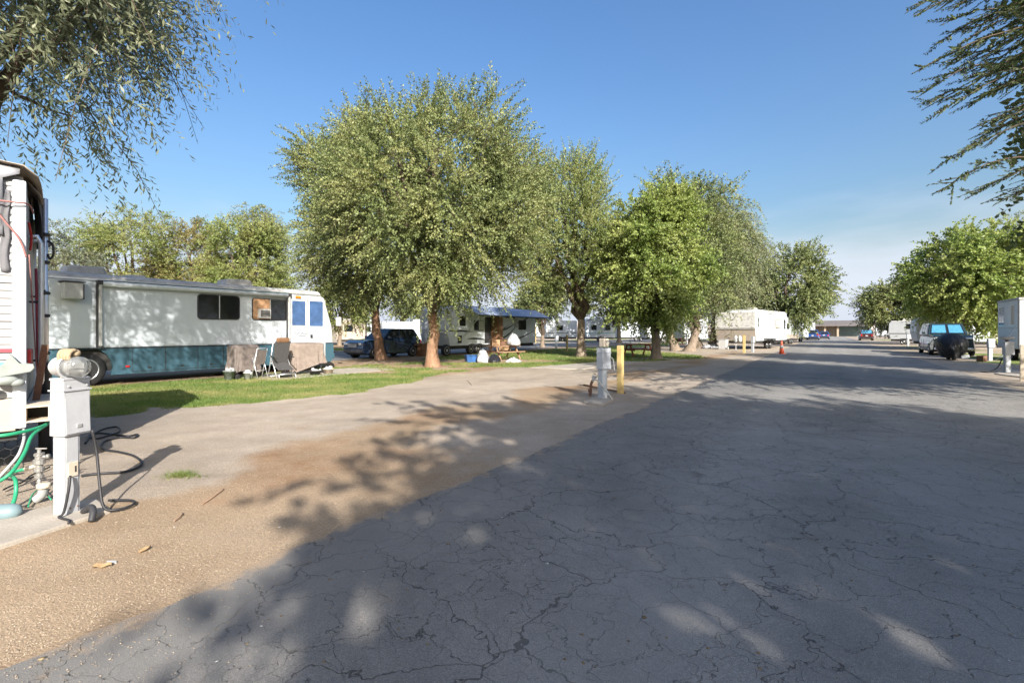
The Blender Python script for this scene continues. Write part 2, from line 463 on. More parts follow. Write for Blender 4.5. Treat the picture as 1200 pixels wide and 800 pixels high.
def ground_mat():
    m = bpy.data.materials.new('dirt_gravel_ground'); m.use_nodes = True
    n, l = m.node_tree.nodes, m.node_tree.links
    p = n['Principled BSDF']; p.inputs['Roughness'].default_value = .95; p.inputs['Specular IOR Level'].default_value = .12
    tco = n.new('ShaderNodeTexCoord')
    def noise(sc, det=6, rough=.6):
        q = n.new('ShaderNodeTexNoise'); q.inputs['Scale'].default_value = sc; q.inputs['Detail'].default_value = det
        q.inputs['Roughness'].default_value = rough
        l.new(tco.outputs['Object'], q.inputs['Vector']); return q.outputs['Fac']
    def ramp(fac, stops):
        r = n.new('ShaderNodeValToRGB'); e = r.color_ramp.elements
        while len(e) < len(stops): e.new(.5)
        for k, (pos, c) in enumerate(stops): e[k].position = pos; e[k].color = (*c, 1)
        l.new(fac, r.inputs[0]); return r.outputs[0]
    def mixc(fac, a, b, mode='MIX'):
        q = n.new('ShaderNodeMix'); q.data_type = 'RGBA'; q.blend_type = mode
        if isinstance(fac, float): q.inputs['Factor'].default_value = fac
        else: l.new(fac, q.inputs['Factor'])
        for key, v in (('A', a), ('B', b)):
            if isinstance(v, tuple): q.inputs[key].default_value = (*v, 1)
            else: l.new(v, q.inputs[key])
        return q.outputs['Result']
    def attr(nm):
        a = n.new('ShaderNodeAttribute'); a.attribute_name = nm; return a.outputs['Fac']
    def madd(a, k, c):
        q = n.new('ShaderNodeMath'); q.operation = 'MULTIPLY_ADD'; l.new(a, q.inputs[0]); q.inputs[1].default_value = k
        if isinstance(c, float): q.inputs[2].default_value = c
        else: l.new(c, q.inputs[2])
        return q.outputs[0]
    def step(v, a, b):
        q = n.new('ShaderNodeMapRange'); q.interpolation_type = 'SMOOTHSTEP'; l.new(v, q.inputs['Value'])
        q.inputs['From Min'].default_value = a; q.inputs['From Max'].default_value = b; return q.outputs[0]
    dirt = ramp(noise(.9, 8), [(.3, (.275, .195, .125)), (.5, (.325, .245, .165)), (.7, (.355, .28, .20))])
    red = ramp(noise(3.1, 6), [(.35, (.26, .165, .098)), (.7, (.315, .225, .15))])
    dirt = mixc(step(noise(.45, 5), .46, .62), dirt, red)
    gravel = ramp(noise(2.0, 8), [(.3, (.31, .26, .205)), (.7, (.385, .33, .27))])
    fine = noise(0.5, 8)
    gm = step(madd(noise(2.3, 7), .8, attr('gravel')), .55, 1.0)
    base = mixc(gm, dirt, gravel)
    vo = n.new('ShaderNodeTexVoronoi'); vo.inputs['Scale'].default_value = 85
    l.new(tco.outputs['Object'], vo.inputs['Vector'])
    peb = n.new('ShaderNodeSeparateColor'); l.new(vo.outputs['Color'], peb.inputs[0])
    speck = ramp(peb.outputs[0], [(0, (.72, .72, .72)), (.5, (1, 1, 1)), (1, (1.22, 1.2, 1.18))])
    base = mixc(.55, base, mixc(1.0, base, speck, 'MULTIPLY'))
    grit = ramp(noise(160, 3), [(.3, (.78, .78, .78)), (.7, (1.2, 1.2, 1.2))])
    base = mixc(.8, base, mixc(1.0, base, grit, 'MULTIPLY'))
    stain = ramp(noise(.28, 7), [(.38, (.74, .73, .72)), (.55, (1, 1, 1))])
    base = mixc(.7, base, mixc(1.0, base, stain, 'MULTIPLY'))
    lawnc = ramp(noise(1.1, 8, .7), [(.34, (.085, .130, .032)), (.48, (.130, .180, .046)), (.62, (.25, .235, .095))])
    lm = step(madd(noise(4.0, 7), .5, attr('lawn')), .55, .95)
    base = mixc(lm, base, lawnc)
    l.new(base, p.inputs['Base Color'])
    b1 = n.new('ShaderNodeBump'); b1.inputs['Strength'].default_value = .55; b1.inputs['Distance'].default_value = .02
    l.new(noise(38, 8, .7), b1.inputs['Height'])
    b2 = n.new('ShaderNodeBump'); b2.inputs['Strength'].default_value = .5; b2.inputs['Distance'].default_value = .006
    b2.invert = True
    l.new(vo.outputs['Distance'], b2.inputs['Height']); l.new(b1.outputs[0], b2.inputs['Normal'])
    l.new(b2.outputs[0], p.inputs['Normal'])
    return m
ground = structure(np_mesh('ground', gverts, gq, ground_mat(), smooth=True))
for nm, arr in (('lawn', lawn), ('gravel', grav)):
    a = ground.data.attributes.new(nm, 'FLOAT', 'POINT'); a.data.foreach_set('value', arr.reshape(-1).astype(np.float32))

def asphalt_mat(name, base_c, light_c):
    m = bpy.data.materials.new(name); m.use_nodes = True
    n, l = m.node_tree.nodes, m.node_tree.links
    p = n['Principled BSDF']; p.inputs['Roughness'].default_value = .82; p.inputs['Specular IOR Level'].default_value = .3
    tco = n.new('ShaderNodeTexCoord')
    def noise(sc, det=6, rough=.6, vec=None):
        q = n.new('ShaderNodeTexNoise'); q.inputs['Scale'].default_value = sc; q.inputs['Detail'].default_value = det
        q.inputs['Roughness'].default_value = rough
        l.new(vec or tco.outputs['Object'], q.inputs['Vector']); return q
    def ramp(fac, stops):
        r = n.new('ShaderNodeValToRGB'); e = r.color_ramp.elements
        while len(e) < len(stops): e.new(.5)
        for k, (pos, c) in enumerate(stops): e[k].position = pos; e[k].color = (*c, 1)
        l.new(fac, r.inputs[0]); return r.outputs[0]
    def mixc(fac, a, b, mode='MIX'):
        q = n.new('ShaderNodeMix'); q.data_type = 'RGBA'; q.blend_type = mode
        if isinstance(fac, float): q.inputs['Factor'].default_value = fac
        else: l.new(fac, q.inputs['Factor'])
        for key, v in (('A', a), ('B', b)):
            if isinstance(v, tuple): q.inputs[key].default_value = (*v, 1)
            else: l.new(v, q.inputs[key])
        return q.outputs['Result']
    big = ramp(noise(.42, 8, .65).outputs['Fac'], [(.3, base_c), (.5, tuple((a + b) / 2 for a, b in zip(base_c, light_c))), (.72, light_c)])
    dust = ramp(noise(1.5, 7, .7).outputs['Fac'], [(.35, (.86, .86, .86)), (.65, (1.14, 1.13, 1.12))])
    col = mixc(.9, big, mixc(1.0, big, dust, 'MULTIPLY'))
    sp = ramp(noise(210, 2).outputs['Fac'], [(.30, (.55, .55, .55)), (.5, (1, 1, 1)), (.70, (1.7, 1.68, 1.65))])
    col = mixc(.75, col, mixc(1.0, col, sp, 'MULTIPLY'))
    # crazed cracks at two sizes, broken up so that they come and go
    wob = noise(1.3, 5); wob2 = noise(6, 4)
    va = n.new('ShaderNodeVectorMath'); va.operation = 'MULTIPLY_ADD'
    l.new(wob.outputs['Color'], va.inputs[0]); va.inputs[1].default_value = (.9, .9, 0); l.new(tco.outputs['Object'], va.inputs[2])
    vb = n.new('ShaderNodeVectorMath'); vb.operation = 'MULTIPLY_ADD'
    l.new(wob2.outputs['Color'], vb.inputs[0]); vb.inputs[1].default_value = (.16, .16, 0); l.new(va.outputs[0], vb.inputs[2])
    def crack(sc, width, lo, hi, msc):
        v = n.new('ShaderNodeTexVoronoi'); v.feature = 'DISTANCE_TO_EDGE'; v.inputs['Scale'].default_value = sc
        v.voronoi_dimensions = '2D'
        l.new(vb.outputs[0], v.inputs['Vector'])
        msk = n.new('ShaderNodeMapRange'); msk.inputs['From Min'].default_value = lo; msk.inputs['From Max'].default_value = hi
        msk.inputs['To Max'].default_value = width
        l.new(noise(msc, 5).outputs['Fac'], msk.inputs['Value'])
        d = n.new('ShaderNodeMath'); d.operation = 'SUBTRACT'; l.new(v.outputs['Distance'], d.inputs[0]); l.new(msk.outputs[0], d.inputs[1])
        q = n.new('ShaderNodeMapRange'); q.inputs['From Min'].default_value = -width * .25; q.inputs['From Max'].default_value = width * .2
        q.inputs['To Min'].default_value = 1; q.inputs['To Max'].default_value = 0
        l.new(d.outputs[0], q.inputs['Value']); return q.outputs[0]
    c1 = crack(1.05, .0070, .34, .56, .6); c2 = crack(2.4, .0090, .38, .60, .8); c3 = crack(5.5, .015, .46, .66, .55)
    mxx = n.new('ShaderNodeMath'); mxx.operation = 'MAXIMUM'; l.new(c1, mxx.inputs[0]); l.new(c2, mxx.inputs[1])
    mx3 = n.new('ShaderNodeMath'); mx3.operation = 'MAXIMUM'; l.new(mxx.outputs[0], mx3.inputs[0]); l.new(c3, mx3.inputs[1])
    mul = n.new('ShaderNodeMath'); mul.operation = 'MULTIPLY'; l.new(mx3.outputs[0], mul.inputs[0]); mul.inputs[1].default_value = .62
    col = mixc(mul.outputs[0], col, (.018, .017, .016))
    ac = n.new('ShaderNodeAttribute'); ac.attribute_name = 'across'
    # paler, polished wheel paths and earth trodden in along both edges
    wv = n.new('ShaderNodeMath'); wv.operation = 'MULTIPLY'; l.new(ac.outputs['Fac'], wv.inputs[0]); wv.inputs[1].default_value = 3.4
    sn = n.new('ShaderNodeMath'); sn.operation = 'SINE'; l.new(wv.outputs[0], sn.inputs[0])
    wm = n.new('ShaderNodeMapRange'); wm.inputs['From Min'].default_value = -.2; wm.inputs['From Max'].default_value = 1; wm.inputs['To Max'].default_value = .30
    l.new(sn.outputs[0], wm.inputs['Value'])
    col = mixc(wm.outputs[0], col, tuple(c * 1.12 for c in light_c))
    # darker towards the left edge
    dk = n.new('ShaderNodeMapRange'); dk.interpolation_type = 'SMOOTHSTEP'; dk.inputs['From Min'].default_value = .8; dk.inputs['From Max'].default_value = 3.2
    dk.inputs['To Min'].default_value = .55; dk.inputs['To Max'].default_value = 0
    dw = n.new('ShaderNodeMath'); dw.operation = 'MULTIPLY_ADD'; l.new(noise(.7, 5).outputs['Fac'], dw.inputs[0]); dw.inputs[1].default_value = 1.4; l.new(ac.outputs['Fac'], dw.inputs[2])
    l.new(dw.outputs[0], dk.inputs['Value'])
    col = mixc(dk.outputs[0], col, mixc(1.0, col, (.60, .60, .60), 'MULTIPLY'))
    dn = n.new('ShaderNodeMath'); dn.operation = 'MULTIPLY_ADD'; l.new(noise(3.2, 8, .7).outputs['Fac'], dn.inputs[0]); dn.inputs[1].default_value = -1.15
    l.new(ac.outputs['Fac'], dn.inputs[2])
    dm = n.new('ShaderNodeMapRange'); dm.interpolation_type = 'SMOOTHSTEP'; dm.inputs['From Min'].default_value = -.66; dm.inputs['From Max'].default_value = -.46
    dm.inputs['To Min'].default_value = .85; dm.inputs['To Max'].default_value = 0
    l.new(dn.outputs[0], dm.inputs['Value'])
    col = mixc(dm.outputs[0], col, mixc(1.0, (.30, .225, .155), sp, 'MULTIPLY'))
    oil = n.new('ShaderNodeTexVoronoi'); oil.inputs['Scale'].default_value = 1.1; oil.inputs['Randomness'].default_value = 1
    l.new(va.outputs[0], oil.inputs['Vector'])
    om = n.new('ShaderNodeMapRange'); om.inputs['From Min'].default_value = .02; om.inputs['From Max'].default_value = .09
    om.inputs['To Min'].default_value = .45; om.inputs['To Max'].default_value = 0
    l.new(oil.outputs['Distance'], om.inputs['Value'])
    col = mixc(om.outputs[0], col, (.04, .038, .036))
    l.new(col, p.inputs['Base Color'])
    b1 = n.new('ShaderNodeBump'); b1.inputs['Strength'].default_value = .5; b1.inputs['Distance'].default_value = .01
    l.new(noise(120, 4, .7).outputs['Fac'], b1.inputs['Height'])
    b2 = n.new('ShaderNodeBump'); b2.inputs['Strength'].default_value = .8; b2.inputs['Distance'].default_value = .012; b2.invert = True
    l.new(mx3.outputs[0], b2.inputs['Height']); l.new(b1.outputs[0], b2.inputs['Normal'])
    l.new(b2.outputs[0], p.inputs['Normal'])
    return m
M['asphalt'] = asphalt_mat('cracked_asphalt', (.166, .160, .150), (.244, .236, .222))
M['asphalt2'] = asphalt_mat('old_lane_asphalt', (.15, .15, .152), (.20, .20, .20))

def road_sheet(name, s0, s1, t0, t1, z, m, step=.05, amp=.05, seed=1, dense_to=40):
    rng = np.random.RandomState(seed)
    ss = np.concatenate([np.arange(s0, dense_to, step), np.linspace(dense_to, s1, 60)])
    def ed(base, sd):
        return base + (vnoise(ss, ss * 0, 1.1, sd) - .5) * amp * 2.4 + (vnoise(ss, ss * 0 + 5, .3, sd + 1) - .5) * amp * 2.2 + (vnoise(ss, ss * 0 + 9, .12, sd + 2) - .5) * amp * 1.2
    L = ed(t0, seed * 3); Rr = ed(t1, seed * 3 + 7)
    cols = 9; V = []
    for k in range(cols):
        f = k / (cols - 1); t = L * (1 - f) + Rr * f
        V.append(np.stack([ss * U.x + t * N.x, 5.71 + ss * U.y + t * N.y, np.full_like(ss, z) - (.003 if k in (0, cols - 1) else 0)], -1))
    V = np.stack(V, 1); n_ = len(ss)
    i, j = np.meshgrid(np.arange(n_ - 1), np.arange(cols - 1), indexing='ij')
    b = (i * cols + j).ravel()
    q = np.stack([b, b + 1, b + cols + 1, b + cols], -1)
    ob = structure(np_mesh(name, V.reshape(-1, 3), q, m, smooth=True))
    a = ob.data.attributes.new('across', 'FLOAT', 'POINT')
    a.data.foreach_set('value', np.tile(np.linspace(0, t1 - t0, cols), n_).astype(np.float32))
    return ob
road_sheet('road', -14, 165, 0, 7.35, .012, M['asphalt'], seed=2, amp=.03)
road_sheet('back_lane', -30, 150, -27.5, -18.6, .008, M['asphalt2'], seed=5, amp=.08)
# concrete slabs
def slab(name, pts, h=.03, z=-.05, m='concrete'):
    b = MB(); b.prism([(p[0], p[1]) for p in pts], z, h, 'z', bev=.012)
    return structure(b.build(name, M[m]))
slab('patio_slab', [rd(3.4, -13.6), rd(3.6, -11.3), rd(8.6, -11.2), rd(8.9, -13.4)], .035)
slab('drive_slab', [rd(12.5, -7.3), rd(12.9, -5.2), rd(19.0, -4.6), rd(18.6, -6.2)], .03)
slab('back_curb', [rd(-20, -28.0), rd(-20, -27.4), rd(120, -27.4), rd(120, -28.0)], .06)

# distant ridge
def ridge():
    xs = np.linspace(-1800, 3000, 120); V = []; n_ = len(xs)
    hh = 26 + 22 * vnoise(xs, xs * 0, 420, 31) + 6 * vnoise(xs, xs * 0, 90, 32)
    for y, k in ((1750, 0), (1850, .75), (2000, 1.0), (2300, .6), (2600, 0)):
        V.append(np.stack([xs, np.full(n_, y) + 40 * vnoise(xs, xs * 0 + y, 120, 33), hh * k - (1 if k == 0 else 0)], -1))
    V = np.stack(V, 0).reshape(-1, 3)
    i, j = np.meshgrid(np.arange(4), np.arange(n_ - 1), indexing='ij'); b = (i * n_ + j).ravel()
    return structure(np_mesh('hills', V, np.stack([b, b + 1, b + n_ + 1, b + n_], -1), mat('dry_hill_grass', (.40, .34, .30), .95, var=.12, scale=.01), smooth=True))
ridge()

# ------------------------------------------------------------------ trees
def limb_tubes(paths, n=7):
    """many tapered tubes in one mesh: list of (points, radii)"""
    V, Q, o = [], [], 0
    for pts, rs in paths:
        pts = np.array([tuple(p) for p in pts], float); k = len(pts)
        d = np.gradient(pts, axis=0); d /= np.linalg.norm(d, axis=1)[:, None] + 1e-9
        up = np.array([1., .13, 0]); ring = []
        for a in range(k):
            x = up - d[a] * up.dot(d[a]); x /= np.linalg.norm(x) + 1e-9; y = np.cross(d[a], x)
            an = np.arange(n) * 2 * math.pi / n
            ring.append(pts[a] + rs[a] * (np.cos(an)[:, None] * x + np.sin(an)[:, None] * y))
        V.append(np.concatenate(ring))
        for a in range(k - 1):
            b = o + a * n + np.arange(n); c = o + a * n + (np.arange(n) + 1) % n
            Q.append(np.stack([b, c, c + n, b + n], -1))
        o += k * n
    return np.concatenate(V), np.concatenate(Q)

def curve(p0, p1, bend, k=6, wob=.06, rng=np.random):
    p0, p1 = np.array(p0, float), np.array(p1, float)
    L = np.linalg.norm(p1 - p0)
    out = []
    for i in range(k + 1):
        f = i / k
        p = p0 * (1 - f) + p1 * f + np.array(bend) * math.sin(math.pi * f) * L
        if 0 < i < k: p = p + rng.normal(0, wob * L / k * 1.5, 3)
        out.append(p)
    return out

def make_tree(name, label, base, height, crown_c, crown_r, leafm, barkm, seed, clumps=40, twigs=60, leaves=22, leaf=(.1, .05),
              trunk_r=.25, fork=.3, droop=.1, upb=.2, twig_len=(.5, 1.1), clump_r=.26, lean=(0, 0), group=None, stems=1,
              shell=.5, jag=.35, spread=.55, limbs=6, egg=0.0, keep=None, cat='tree'):
    """trunk forking into limbs, each limb carrying leafy sprays gathered in clumps through the crown"""
    clumps = int(clumps * 1.22); twigs = int(twigs * .98); leaf = (leaf[0] * 1.2, leaf[1] * 1.36); clump_r *= .95; jag *= 1.1; twig_len = (twig_len[0], twig_len[1] * 1.18)
    rng = np.random.RandomState(seed)
    base = np.array([base[0], base[1], 0.0]); cc = np.array(crown_c, float) - base; cr = np.array(crown_r, float)
    root = thing(name, label, cat, tuple(base), 0, group)
    # clump centres
    C = []
    tries = 0
    while len(C) < clumps and tries < 20000:
        tries += 1
        d = rng.normal(size=3); d /= np.linalg.norm(d)
        r = (shell + (1 - shell) * rng.rand() ** .6) * (1 - clump_r * .75)
        w = 1 - egg * d[2]                                     # egg > 0: wider below
        p = cc + d * cr * r * np.array([w, w, 1])
        if p[2] < 1.2: continue
        if keep is not None and not keep(p + base): continue
        if C and min(np.linalg.norm((p - q) / cr) for q in C) < clump_r * .62 * (1 - tries / 25000): continue
        C.append(p)
    C = np.array(C); K = len(C)
    # wood
    paths = []
    fz = max(1.3, fork * height)
    ends = []
    for sidx in range(stems):
        off = np.array([0, 0, 0.]) if stems == 1 else np.array([math.cos(sidx * 2.4) * trunk_r * 1.5, math.sin(sidx * 2.4) * trunk_r * 1.5, 0])
        top = off * 2.2 + np.array([lean[0], lean[1], fz])
        tp = curve(off + np.array([0, 0, -.1]), top, (rng.normal(0, .02), rng.normal(0, .02), 0), 7, .05, rng)
        tr = [trunk_r * (1.55 if i == 0 else 1.18 if i == 1 else 1.0 - .035 * i) for i in range(8)]
        paths.append((tp, tr)); ends.append(top)
    main = []
    for k in range(limbs):
        a = 2 * math.pi * (k + rng.rand() * .5) / limbs
        tgt = cc + cr * np.array([math.cos(a) * .42, math.sin(a) * .42, -.15 + .35 * rng.rand()])
        if k == 0: tgt = cc + cr * np.array([0, 0, .35])
        e = ends[k % len(ends)]
        lp = curve(e - np.array([0, 0, .15]), tgt, (0, 0, -.05), 6, .1, rng)
        lr = [trunk_r * (.68 - .072 * i) for i in range(7)]
        paths.append((lp, lr)); main.append(lp)
    for c in C:
        best = min(((np.linalg.norm(lp[q] - c), lp[q], trunk_r * (.5 - .06 * q)) for lp in main for q in (2, 3, 4, 5, 6)), key=lambda z: z[0])
        bp = curve(best[1], c, (0, 0, .06 - droop * .3), 5, .14, rng)
        r0 = max(.025, best[2] * .6)
        paths.append((bp, [r0 * (1 - .15 * i) for i in range(6)]))
    V, Q = limb_tubes(paths[:stems])
    np_mesh('trunk', V, Q, barkm, root, smooth=True)
    V, Q = limb_tubes(paths[stems:])
    np_mesh('limbs', V, Q, BK['limb'], root, smooth=True)
    # sprays
    nt = K * twigs
    ci = np.repeat(np.arange(K), twigs)
    off = rng.normal(size=(nt, 3)); off /= np.linalg.norm(off, axis=1)[:, None]
    off *= (rng.rand(nt, 1) ** .45) * cr.mean() * clump_r * rng.uniform(.75, 1.25, K)[ci][:, None]
    P = C[ci] + off
    outw = (P - cc) / cr; outw /= np.linalg.norm(outw, axis=1)[:, None] + 1e-9
    loc = off / (np.linalg.norm(off, axis=1)[:, None] + 1e-9)
    D = outw * spread + loc * .5 + rng.normal(0, jag, (nt, 3)) + np.array([0, 0, upb])
    D /= np.linalg.norm(D, axis=1)[:, None]
    Lt = rng.uniform(*twig_len, nt)
    # leaves along each spray
    li = np.repeat(np.arange(nt), leaves)
    f = (np.tile(np.arange(leaves), nt) + rng.rand(nt * leaves) * .6) / leaves
    s_ = Lt[li] * f
    pos = P[li] + D[li] * s_[:, None]
    pos[:, 2] -= droop * 2.0 * (s_ ** 2) / (.6 + .4 * s_)
    tang = D[li].copy(); tang[:, 2] -= droop * 2.2 * f
    tang /= np.linalg.norm(tang, axis=1)[:, None]
    side = np.cross(tang, rng.normal(size=(len(li), 3))); side /= np.linalg.norm(side, axis=1)[:, None] + 1e-9
    ldir = tang * .62 + side * .78 + np.array([0, 0, -droop * .5]); ldir /= np.linalg.norm(ldir, axis=1)[:, None]
    nrm = rng.normal(size=(len(li), 3)) * .85 + np.array([0, 0, .55 if droop < .3 else .1]) + outw[li] * .75
    wv = np.cross(ldir, nrm); wv /= np.linalg.norm(wv, axis=1)[:, None] + 1e-9
    size = rng.uniform(.7, 1.3, len(li)) * (1.0 - .25 * f)
    pos += side * (.03 * rng.rand(len(li), 1))
    ok = pos[:, 2] > .7
    pos, ldir, wv, size = pos[ok], ldir[ok], wv[ok], size[ok]
    Ls = leaf[0] * size[:, None]; Ws = leaf[1] * size[:, None]
    fold = np.cross(wv, ldir) * Ws * .18
    A = pos; B = pos + ldir * Ls * .5 + wv * Ws * .5 + fold; Cc = pos + ldir * Ls; Dd = pos + ldir * Ls * .5 - wv * Ws * .5 + fold
    V = np.stack([A, B, Cc, Dd], 1).reshape(-1, 3)
    np_mesh('crown', V, np.arange(len(V)).reshape(-1, 4), leafm, root)
    # fine twigs of the sprays that show against the sky
    sel = rng.rand(nt) < min(1.0, 900 / nt)
    tw = []
    for k in np.nonzero(sel)[0]:
        p0 = P[k]; pts = []
        for g in (0, .5, 1.0):
            q = p0 + D[k] * Lt[k] * g; q = q - np.array([0, 0, droop * 2.0 * (Lt[k] * g) ** 2 / (.6 + .4 * Lt[k] * g)]); pts.append(q)
        tw.append((pts, [.012, .008, .004]))
    V, Q = limb_tubes(tw, 3)
    np_mesh('twigs', V, Q, BK['limb'], root)
    return root

LM = {
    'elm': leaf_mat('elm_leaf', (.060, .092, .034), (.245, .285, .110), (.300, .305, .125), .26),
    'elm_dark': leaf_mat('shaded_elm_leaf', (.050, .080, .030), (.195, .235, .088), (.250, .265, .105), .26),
    'ash': leaf_mat('ash_leaf', (.085, .125, .042), (.275, .325, .112), (.320, .325, .130), .34),
    'mulberry': leaf_mat('mulberry_leaf', (.105, .160, .042), (.285, .355, .10), (.340, .360, .125), .36, .45),
    'willow': leaf_mat('willow_leaf', (.140, .170, .080), (.240, .265, .140), (.270, .280, .160), .36),
    'gum': leaf_mat('grey_green_gum_leaf', (.075, .105, .068), (.235, .260, .175), (.215, .225, .125), .34, .42),
    'pale': leaf_mat('pale_green_leaf', (.155, .200, .062), (.275, .320, .115), (.330, .320, .130), .42),
    'olive': leaf_mat('olive_brown_leaf', (.165, .160, .060), (.275, .260, .105), (.310, .260, .115), .38),
}
BK = {
    'limb': bark_mat('dark_limb_bark', (.070, .052, .040), (.12, .092, .070)),
    'elm': bark_mat('orange_brown_elm_bark', (.16, .088, .052), (.30, .19, .125)),
    'grey': bark_mat('grey_brown_bark', (.15, .115, .085), (.26, .21, .165)),
    'red': bark_mat('reddish_gum_bark', (.22, .12, .08), (.34, .25, .18)),
}
TREES = 'trees shading the camp sites'
def T(name, label, trunk_px, D, cx, ytop, ybot, half_px, leafm, bark, seed, **kw):
    """tree given by where its trunk stands and the extent of its crown at distance D"""
    base = ((trunk_px - 600) / F * D, D)
    X = (cx - 600) / F * D; top = H + (HOR - ytop) / F * D; bot = H + (HOR - ybot) / F * D
    rx = half_px / F * D
    dep = kw.pop('depth', 1.0)
    return make_tree(name, label, base, top, (X, D, (top + bot) / 2), (rx, rx * dep, (top - bot) / 2), leafm, bark, seed, group=TREES, **kw)

# the pair of big elms on the lawn
T('elm_tree', 'broad feathery elm with mottled orange-brown trunk, nearest tree on the lawn', 507, 20.8, 512, 94, 358, 129, LM['elm'], BK['elm'], 101,
  clumps=84, twigs=44, leaves=48, leaf=(.094, .046), trunk_r=.27, fork=.2, droop=.07, upb=.22, twig_len=(.7, 1.6), clump_r=.17, jag=.27, limbs=7, egg=.12)
T('elm_tree', 'feathery elm with leaning trunk in front of the dark blue SUV', 447, 26.0, 428, 118, 364, 82, LM['elm'], BK['elm'], 102,
  clumps=66, twigs=36, leaves=42, leaf=(.105, .057), trunk_r=.28, fork=.2, droop=.11, upb=.2, twig_len=(.7, 1.6), clump_r=.18, jag=.28, lean=(-.35, 0), limbs=6)
T('ash_tree', 'tall upright pale green ash with straight grey trunk behind the near meter post', 681, 29.0, 668, 172, 374, 72, LM['ash'], BK['grey'], 103,
  clumps=52, twigs=36, leaves=42, leaf=(.105, .050), trunk_r=.28, fork=.19, droop=.03, upb=.65, twig_len=(.7, 1.5), clump_r=.27, jag=.28, limbs=6)
T('mulberry_tree', 'bright green broad-leaved tree beside the red picnic table', 769, 26.3, 766, 212, 388, 68, LM['mulberry'], BK['grey'], 104,
  clumps=54, twigs=46, leaves=26, leaf=(.130, .084), trunk_r=.29, fork=.17, droop=.14, upb=.14, twig_len=(.5, 1.15), clump_r=.23, jag=.42, limbs=6, egg=.08)
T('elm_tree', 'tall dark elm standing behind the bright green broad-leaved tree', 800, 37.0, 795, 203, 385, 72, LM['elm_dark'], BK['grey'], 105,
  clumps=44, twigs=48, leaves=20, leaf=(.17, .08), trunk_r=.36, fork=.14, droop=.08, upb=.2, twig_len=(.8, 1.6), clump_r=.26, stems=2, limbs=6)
T('willow_tree', 'weeping grey-green willow left of the white fifth-wheel trailer', 826, 44.0, 838, 212, 388, 50, LM['willow'], BK['grey'], 106,
  clumps=40, twigs=44, leaves=24, leaf=(.24, .055), trunk_r=.36, fork=.16, droop=.55, upb=.0, twig_len=(1.0, 2.2), clump_r=.27, stems=2, jag=.3, limbs=6)
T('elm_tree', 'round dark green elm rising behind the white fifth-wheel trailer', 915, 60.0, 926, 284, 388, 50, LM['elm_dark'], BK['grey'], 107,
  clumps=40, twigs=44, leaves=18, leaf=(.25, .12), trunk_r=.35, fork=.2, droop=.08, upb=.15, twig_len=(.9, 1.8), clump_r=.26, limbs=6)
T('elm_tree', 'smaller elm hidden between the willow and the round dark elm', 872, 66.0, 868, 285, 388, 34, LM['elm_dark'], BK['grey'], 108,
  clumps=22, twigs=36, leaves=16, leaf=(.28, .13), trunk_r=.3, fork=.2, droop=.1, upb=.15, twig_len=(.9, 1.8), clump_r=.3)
# right of the road
T('mulberry_tree', 'bright green broad-leaved tree behind the dark green SUV right of the road', 1130, 38.0, 1147, 266, 384, 80, LM['mulberry'], BK['grey'], 109,
  clumps=58, twigs=44, leaves=20, leaf=(.19, .125), trunk_r=.31, fork=.2, droop=.14, upb=.1, twig_len=(.6, 1.3), clump_r=.22, jag=.42, limbs=7, lean=(-.4, 0))
T('elm_tree', 'low dark-edged elm over the silver trailer right of the road', 1062, 58.0, 1052, 328, 388, 38, LM['elm'], BK['grey'], 110,
  clumps=34, twigs=40, leaves=18, leaf=(.22, .11), trunk_r=.3, fork=.2, droop=.1, upb=.1, twig_len=(.8, 1.7), clump_r=.27)
T('willow_tree', 'tall grey-green tree above the broad-leaved tree at the right edge', 1222, 52.0, 1222, 238, 385, 68, LM['willow'], BK['grey'], 111,
  clumps=34, twigs=40, leaves=18, leaf=(.25, .08), trunk_r=.36, fork=.18, droop=.3, upb=.1, twig_len=(.9, 1.9), clump_r=.28)
# behind the motorhome
T('pepper_tree', 'sparse dark grey-green tree just right of the trailer ladder', 82, 33.0, 80, 255, 372, 36, LM['gum'], BK['grey'], 112,
  clumps=20, twigs=26, leaves=20, leaf=(.15, .05), trunk_r=.2, fork=.3, droop=.3, upb=.1, twig_len=(.6, 1.3), clump_r=.27)
T('pepper_tree', 'airy light green tree above the rear of the motorhome', 160, 38.0, 153, 236, 372, 54, LM['pale'], BK['grey'], 113,
  clumps=40, twigs=36, leaves=20, leaf=(.16, .06), trunk_r=.25, fork=.3, droop=.22, upb=.25, twig_len=(.6, 1.4), clump_r=.24)
T('pepper_tree', 'olive-brown tree above the middle of the motorhome', 226, 41.0, 224, 254, 378, 44, LM['olive'], BK['grey'], 114,
  clumps=36, twigs=36, leaves=20, leaf=(.16, .065), trunk_r=.25, fork=.3, droop=.15, upb=.3, twig_len=(.6, 1.4), clump_r=.26)
T('elm_tree', 'dense yellow-green elm above the front of the motorhome', 296, 38.0, 292, 248, 378, 50, LM['pale'], BK['grey'], 115,
  clumps=40, twigs=42, leaves=20, leaf=(.17, .08), trunk_r=.28, fork=.25, droop=.12, upb=.15, twig_len=(.6, 1.3), clump_r=.26)
T('pepper_tree', 'pale weeping tree top peeping over the dense yellow-green elm', 312, 56.0, 302, 236, 378, 32, LM['willow'], BK['grey'], 116,
  clumps=26, twigs=34, leaves=18, leaf=(.24, .07), trunk_r=.28, fork=.3, droop=.35, upb=.1, twig_len=(.8, 1.7), clump_r=.28)
T('pepper_tree', 'low yellow-green tree between the motorhome front and the leaning elm', 398, 52.0, 396, 322, 388, 36, LM['pale'], BK['grey'], 117,
  clumps=26, twigs=36, leaves=18, leaf=(.22, .10), trunk_r=.22, fork=.2, droop=.2, upb=.1, twig_len=(.7, 1.4), clump_r=.28)
